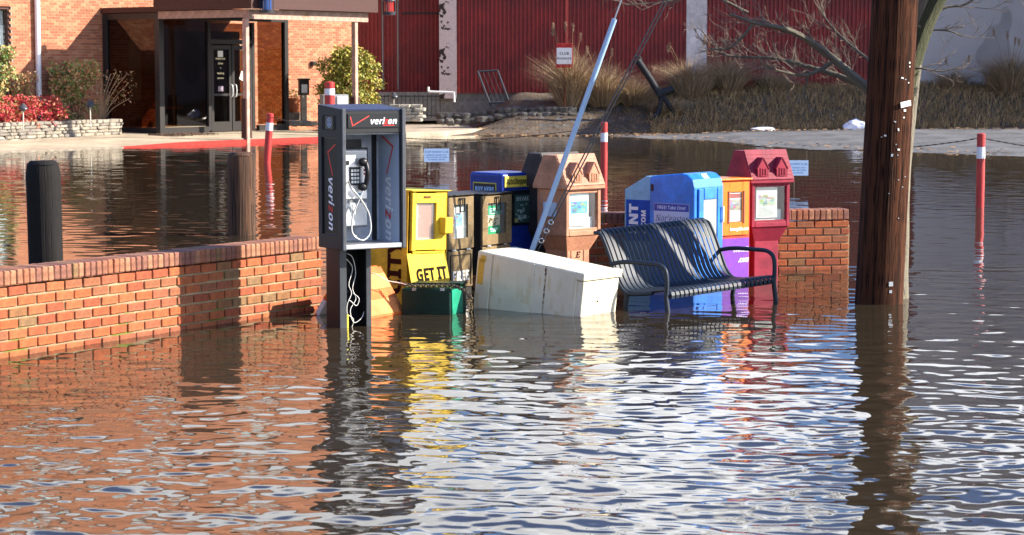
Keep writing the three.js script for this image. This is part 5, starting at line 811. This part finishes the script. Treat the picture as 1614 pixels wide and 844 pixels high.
  part('placard', box(0.105, 0.14, 0.003, px + 0.03, b + 0.235, fz + 0.0065), MAT.paper, ph);
  part('placard', box(0.045, 0.12, 0.003, px - 0.06, b + 0.23, fz + 0.0065), mat([0.5, 0.5, 0.48], 0.8), ph);
  part('cord', tube([V(px - 0.06, b + 0.47, fz + 0.012), V(px - 0.05, b + 0.42, fz + 0.05), V(px + 0.02, b + 0.34, fz + 0.055), V(px + 0.085, b + 0.22, fz + 0.06), V(px + 0.08, b + 0.10, fz + 0.07), V(px + 0.02, b + 0.055, fz + 0.07), V(px - 0.05, b + 0.10, fz + 0.06), V(px - 0.045, b + 0.22, fz + 0.05), V(px + 0.02, b + 0.36, fz + 0.05), V(px + 0.045, b + 0.41, fz + 0.045)], 0.0065, 90, 7), mat([0.72, 0.70, 0.66], 0.25, { metalness: 0.8 }), ph);
  // pedestal: open steel channel with loose wires
  const pm = painted([0.016, 0.016, 0.018], 0.45), pl = painted([0.05, 0.055, 0.06], 0.4);
  part('pedestal', merge([box(0.012, b - 0.005, 0.20, -0.12, (b - 0.005) / 2, 0), box(0.012, b - 0.005, 0.20, 0.12, (b - 0.005) / 2, 0), box(0.24, b - 0.006, 0.012, 0, (b - 0.006) / 2, -0.095)]), pm, t);
  part('flange', rbox(0.055, b - 0.01, 0.012, 0.003, -0.098, (b - 0.01) / 2, 0.1), pl, t); part('flange', rbox(0.04, b - 0.01, 0.012, 0.003, 0.106, (b - 0.01) / 2, 0.1), pl, t);
  part('knob', new THREE.SphereGeometry(0.026, 12, 8), MAT.black, t, 0.01, up(0.24), -0.05);
  const W0 = [[[-0.03, 0.52, 0.04], [0.0, 0.5, 0.05], [0.03, 0.38, 0.05], [0.0, 0.27, 0.06], [0.02, 0.2, 0.07], [-0.03, 0.12, 0.08], [0.0, 0.03, 0.08], [0.06, 0.06, 0.08], [0.09, 0.1, 0.06]], [[-0.06, 0.5, 0.05], [0.01, 0.42, 0.04], [-0.03, 0.30, 0.06], [-0.01, 0.24, 0.06], [-0.05, 0.16, 0.07], [-0.06, 0.02, 0.06]], [[0.0, 0.24, 0.06], [0.04, 0.2, 0.08], [0.02, 0.15, 0.08], [-0.04, 0.19, 0.08], [-0.05, 0.1, 0.07], [0.0, 0.05, 0.07], [-0.03, -0.05, 0.06]]];
  W0.forEach((p) => part('wire', tube(p.map(([x, y, z]) => V(x, up(y), z)), 0.0027, 60, 5), mat([0.78, 0.75, 0.70], 0.6), t));
  part('conduit_end', cyl(0.012, 0.012, 0.2, -0.055, up(-0.11), 0.075, 10), mat([0.72, 0.62, 0.05], 0.5), t);
}
// ---------------------------------------------------------------- strap-slat bench
{
  const yaw = 42 * deg, L = 1.20, fl = onLevel(1055, 492), c = V(fl.x + L / 2 * Math.cos(yaw), GROUND, fl.z - L / 2 * Math.sin(yaw)), t = thing('park_bench', 'dark blue-grey steel strap bench standing in the flood water', 'bench', c, yaw); t.rotation.z = 0.032;
  const m = mat([0.026, 0.034, 0.046], 0.5, { map: rep(grain, 5), specularIntensity: 0.45 }), sy = up(0.175);
  const prof = new THREE.CatmullRomCurve3([[0.022, -0.055], [0.026, -0.02], [0.0, 0.004], [-0.06, 0.0], [-0.22, -0.022], [-0.38, -0.035], [-0.46, -0.02], [-0.52, 0.05], [-0.57, 0.16], [-0.63, 0.29], [-0.69, 0.39], [-0.73, 0.425], [-0.765, 0.42], [-0.78, 0.395]].map(([z, y]) => V(0, y, z))).getSpacedPoints(46);
  function strap(wd, th) {
    const pos = [], idx = [], n = prof.length, uv = [];
    prof.forEach((p, i) => { const a = prof[Math.max(0, i - 1)], b = prof[Math.min(n - 1, i + 1)], d = b.clone().sub(a).normalize(), nn = V(0, d.z, -d.y).multiplyScalar(-th / 2); for (const [sx, s] of [[-1, 1], [1, 1], [1, -1], [-1, -1]]) { pos.push(sx * wd / 2, p.y + nn.y * s, p.z + nn.z * s); uv.push(sx * wd, i * 0.03); } });
    for (let i = 0; i + 1 < n; i++) for (let k = 0; k < 4; k++) { const a = i * 4 + k, b = i * 4 + (k + 1) % 4; idx.push(a, b, a + 4, b, b + 4, a + 4); }
    idx.push(0, 2, 1, 0, 3, 2); const e = (n - 1) * 4; idx.push(e, e + 1, e + 2, e, e + 2, e + 3);
    const g = new THREE.BufferGeometry(); g.setAttribute('position', new THREE.Float32BufferAttribute(pos, 3)); g.setAttribute('uv', new THREE.Float32BufferAttribute(uv, 2)); g.setIndex(idx); const f = g.toNonIndexed(); f.computeVertexNormals(); return f;
  }
  const sg = strap(0.034, 0.008), n = 24;
  for (let k = 0; k < n; k++) part('slat', sg, m, t, -L / 2 + 0.03 + k * (L - 0.06) / (n - 1), sy, 0);
  part('cross_rail', merge([bar(V(-L / 2, sy - 0.04, 0.0), V(L / 2, sy - 0.04, 0.0), 0.016), bar(V(-L / 2, sy - 0.055, -0.42), V(L / 2, sy - 0.055, -0.42), 0.018), bar(V(-L / 2, sy + 0.40, -0.725), V(L / 2, sy + 0.40, -0.725), 0.016)]), m, t);
  for (const s of [-1, 1]) {
    const x = s * (L / 2 + 0.012);
    part('leg', tube([V(x, sy - 0.03, -0.01), V(x, sy - 0.2, 0.012), V(x, 0, 0.03)], 0.019, 16, 8), m, t); part('leg', tube([V(x, sy - 0.05, -0.42), V(x, sy - 0.2, -0.45), V(x, 0, -0.5)], 0.019, 16, 8), m, t);
    part('armrest', tube([V(x, sy + 0.17, -0.60), V(x, sy + 0.195, -0.45), V(x, sy + 0.20, -0.2), V(x, sy + 0.195, -0.07), V(x, sy + 0.16, -0.012), V(x, sy + 0.08, 0.004), V(x, sy - 0.04, -0.006)], 0.017, 50, 8), m, t);
    part('side_bar', tube(prof.filter((_, i) => i > 6 && i % 3 === 0).map((p) => V(x, p.y + sy - 0.012, p.z)), 0.014, 40, 8), m, t);
  }
}
console.log('all built');
renderer.render(scene, camera);
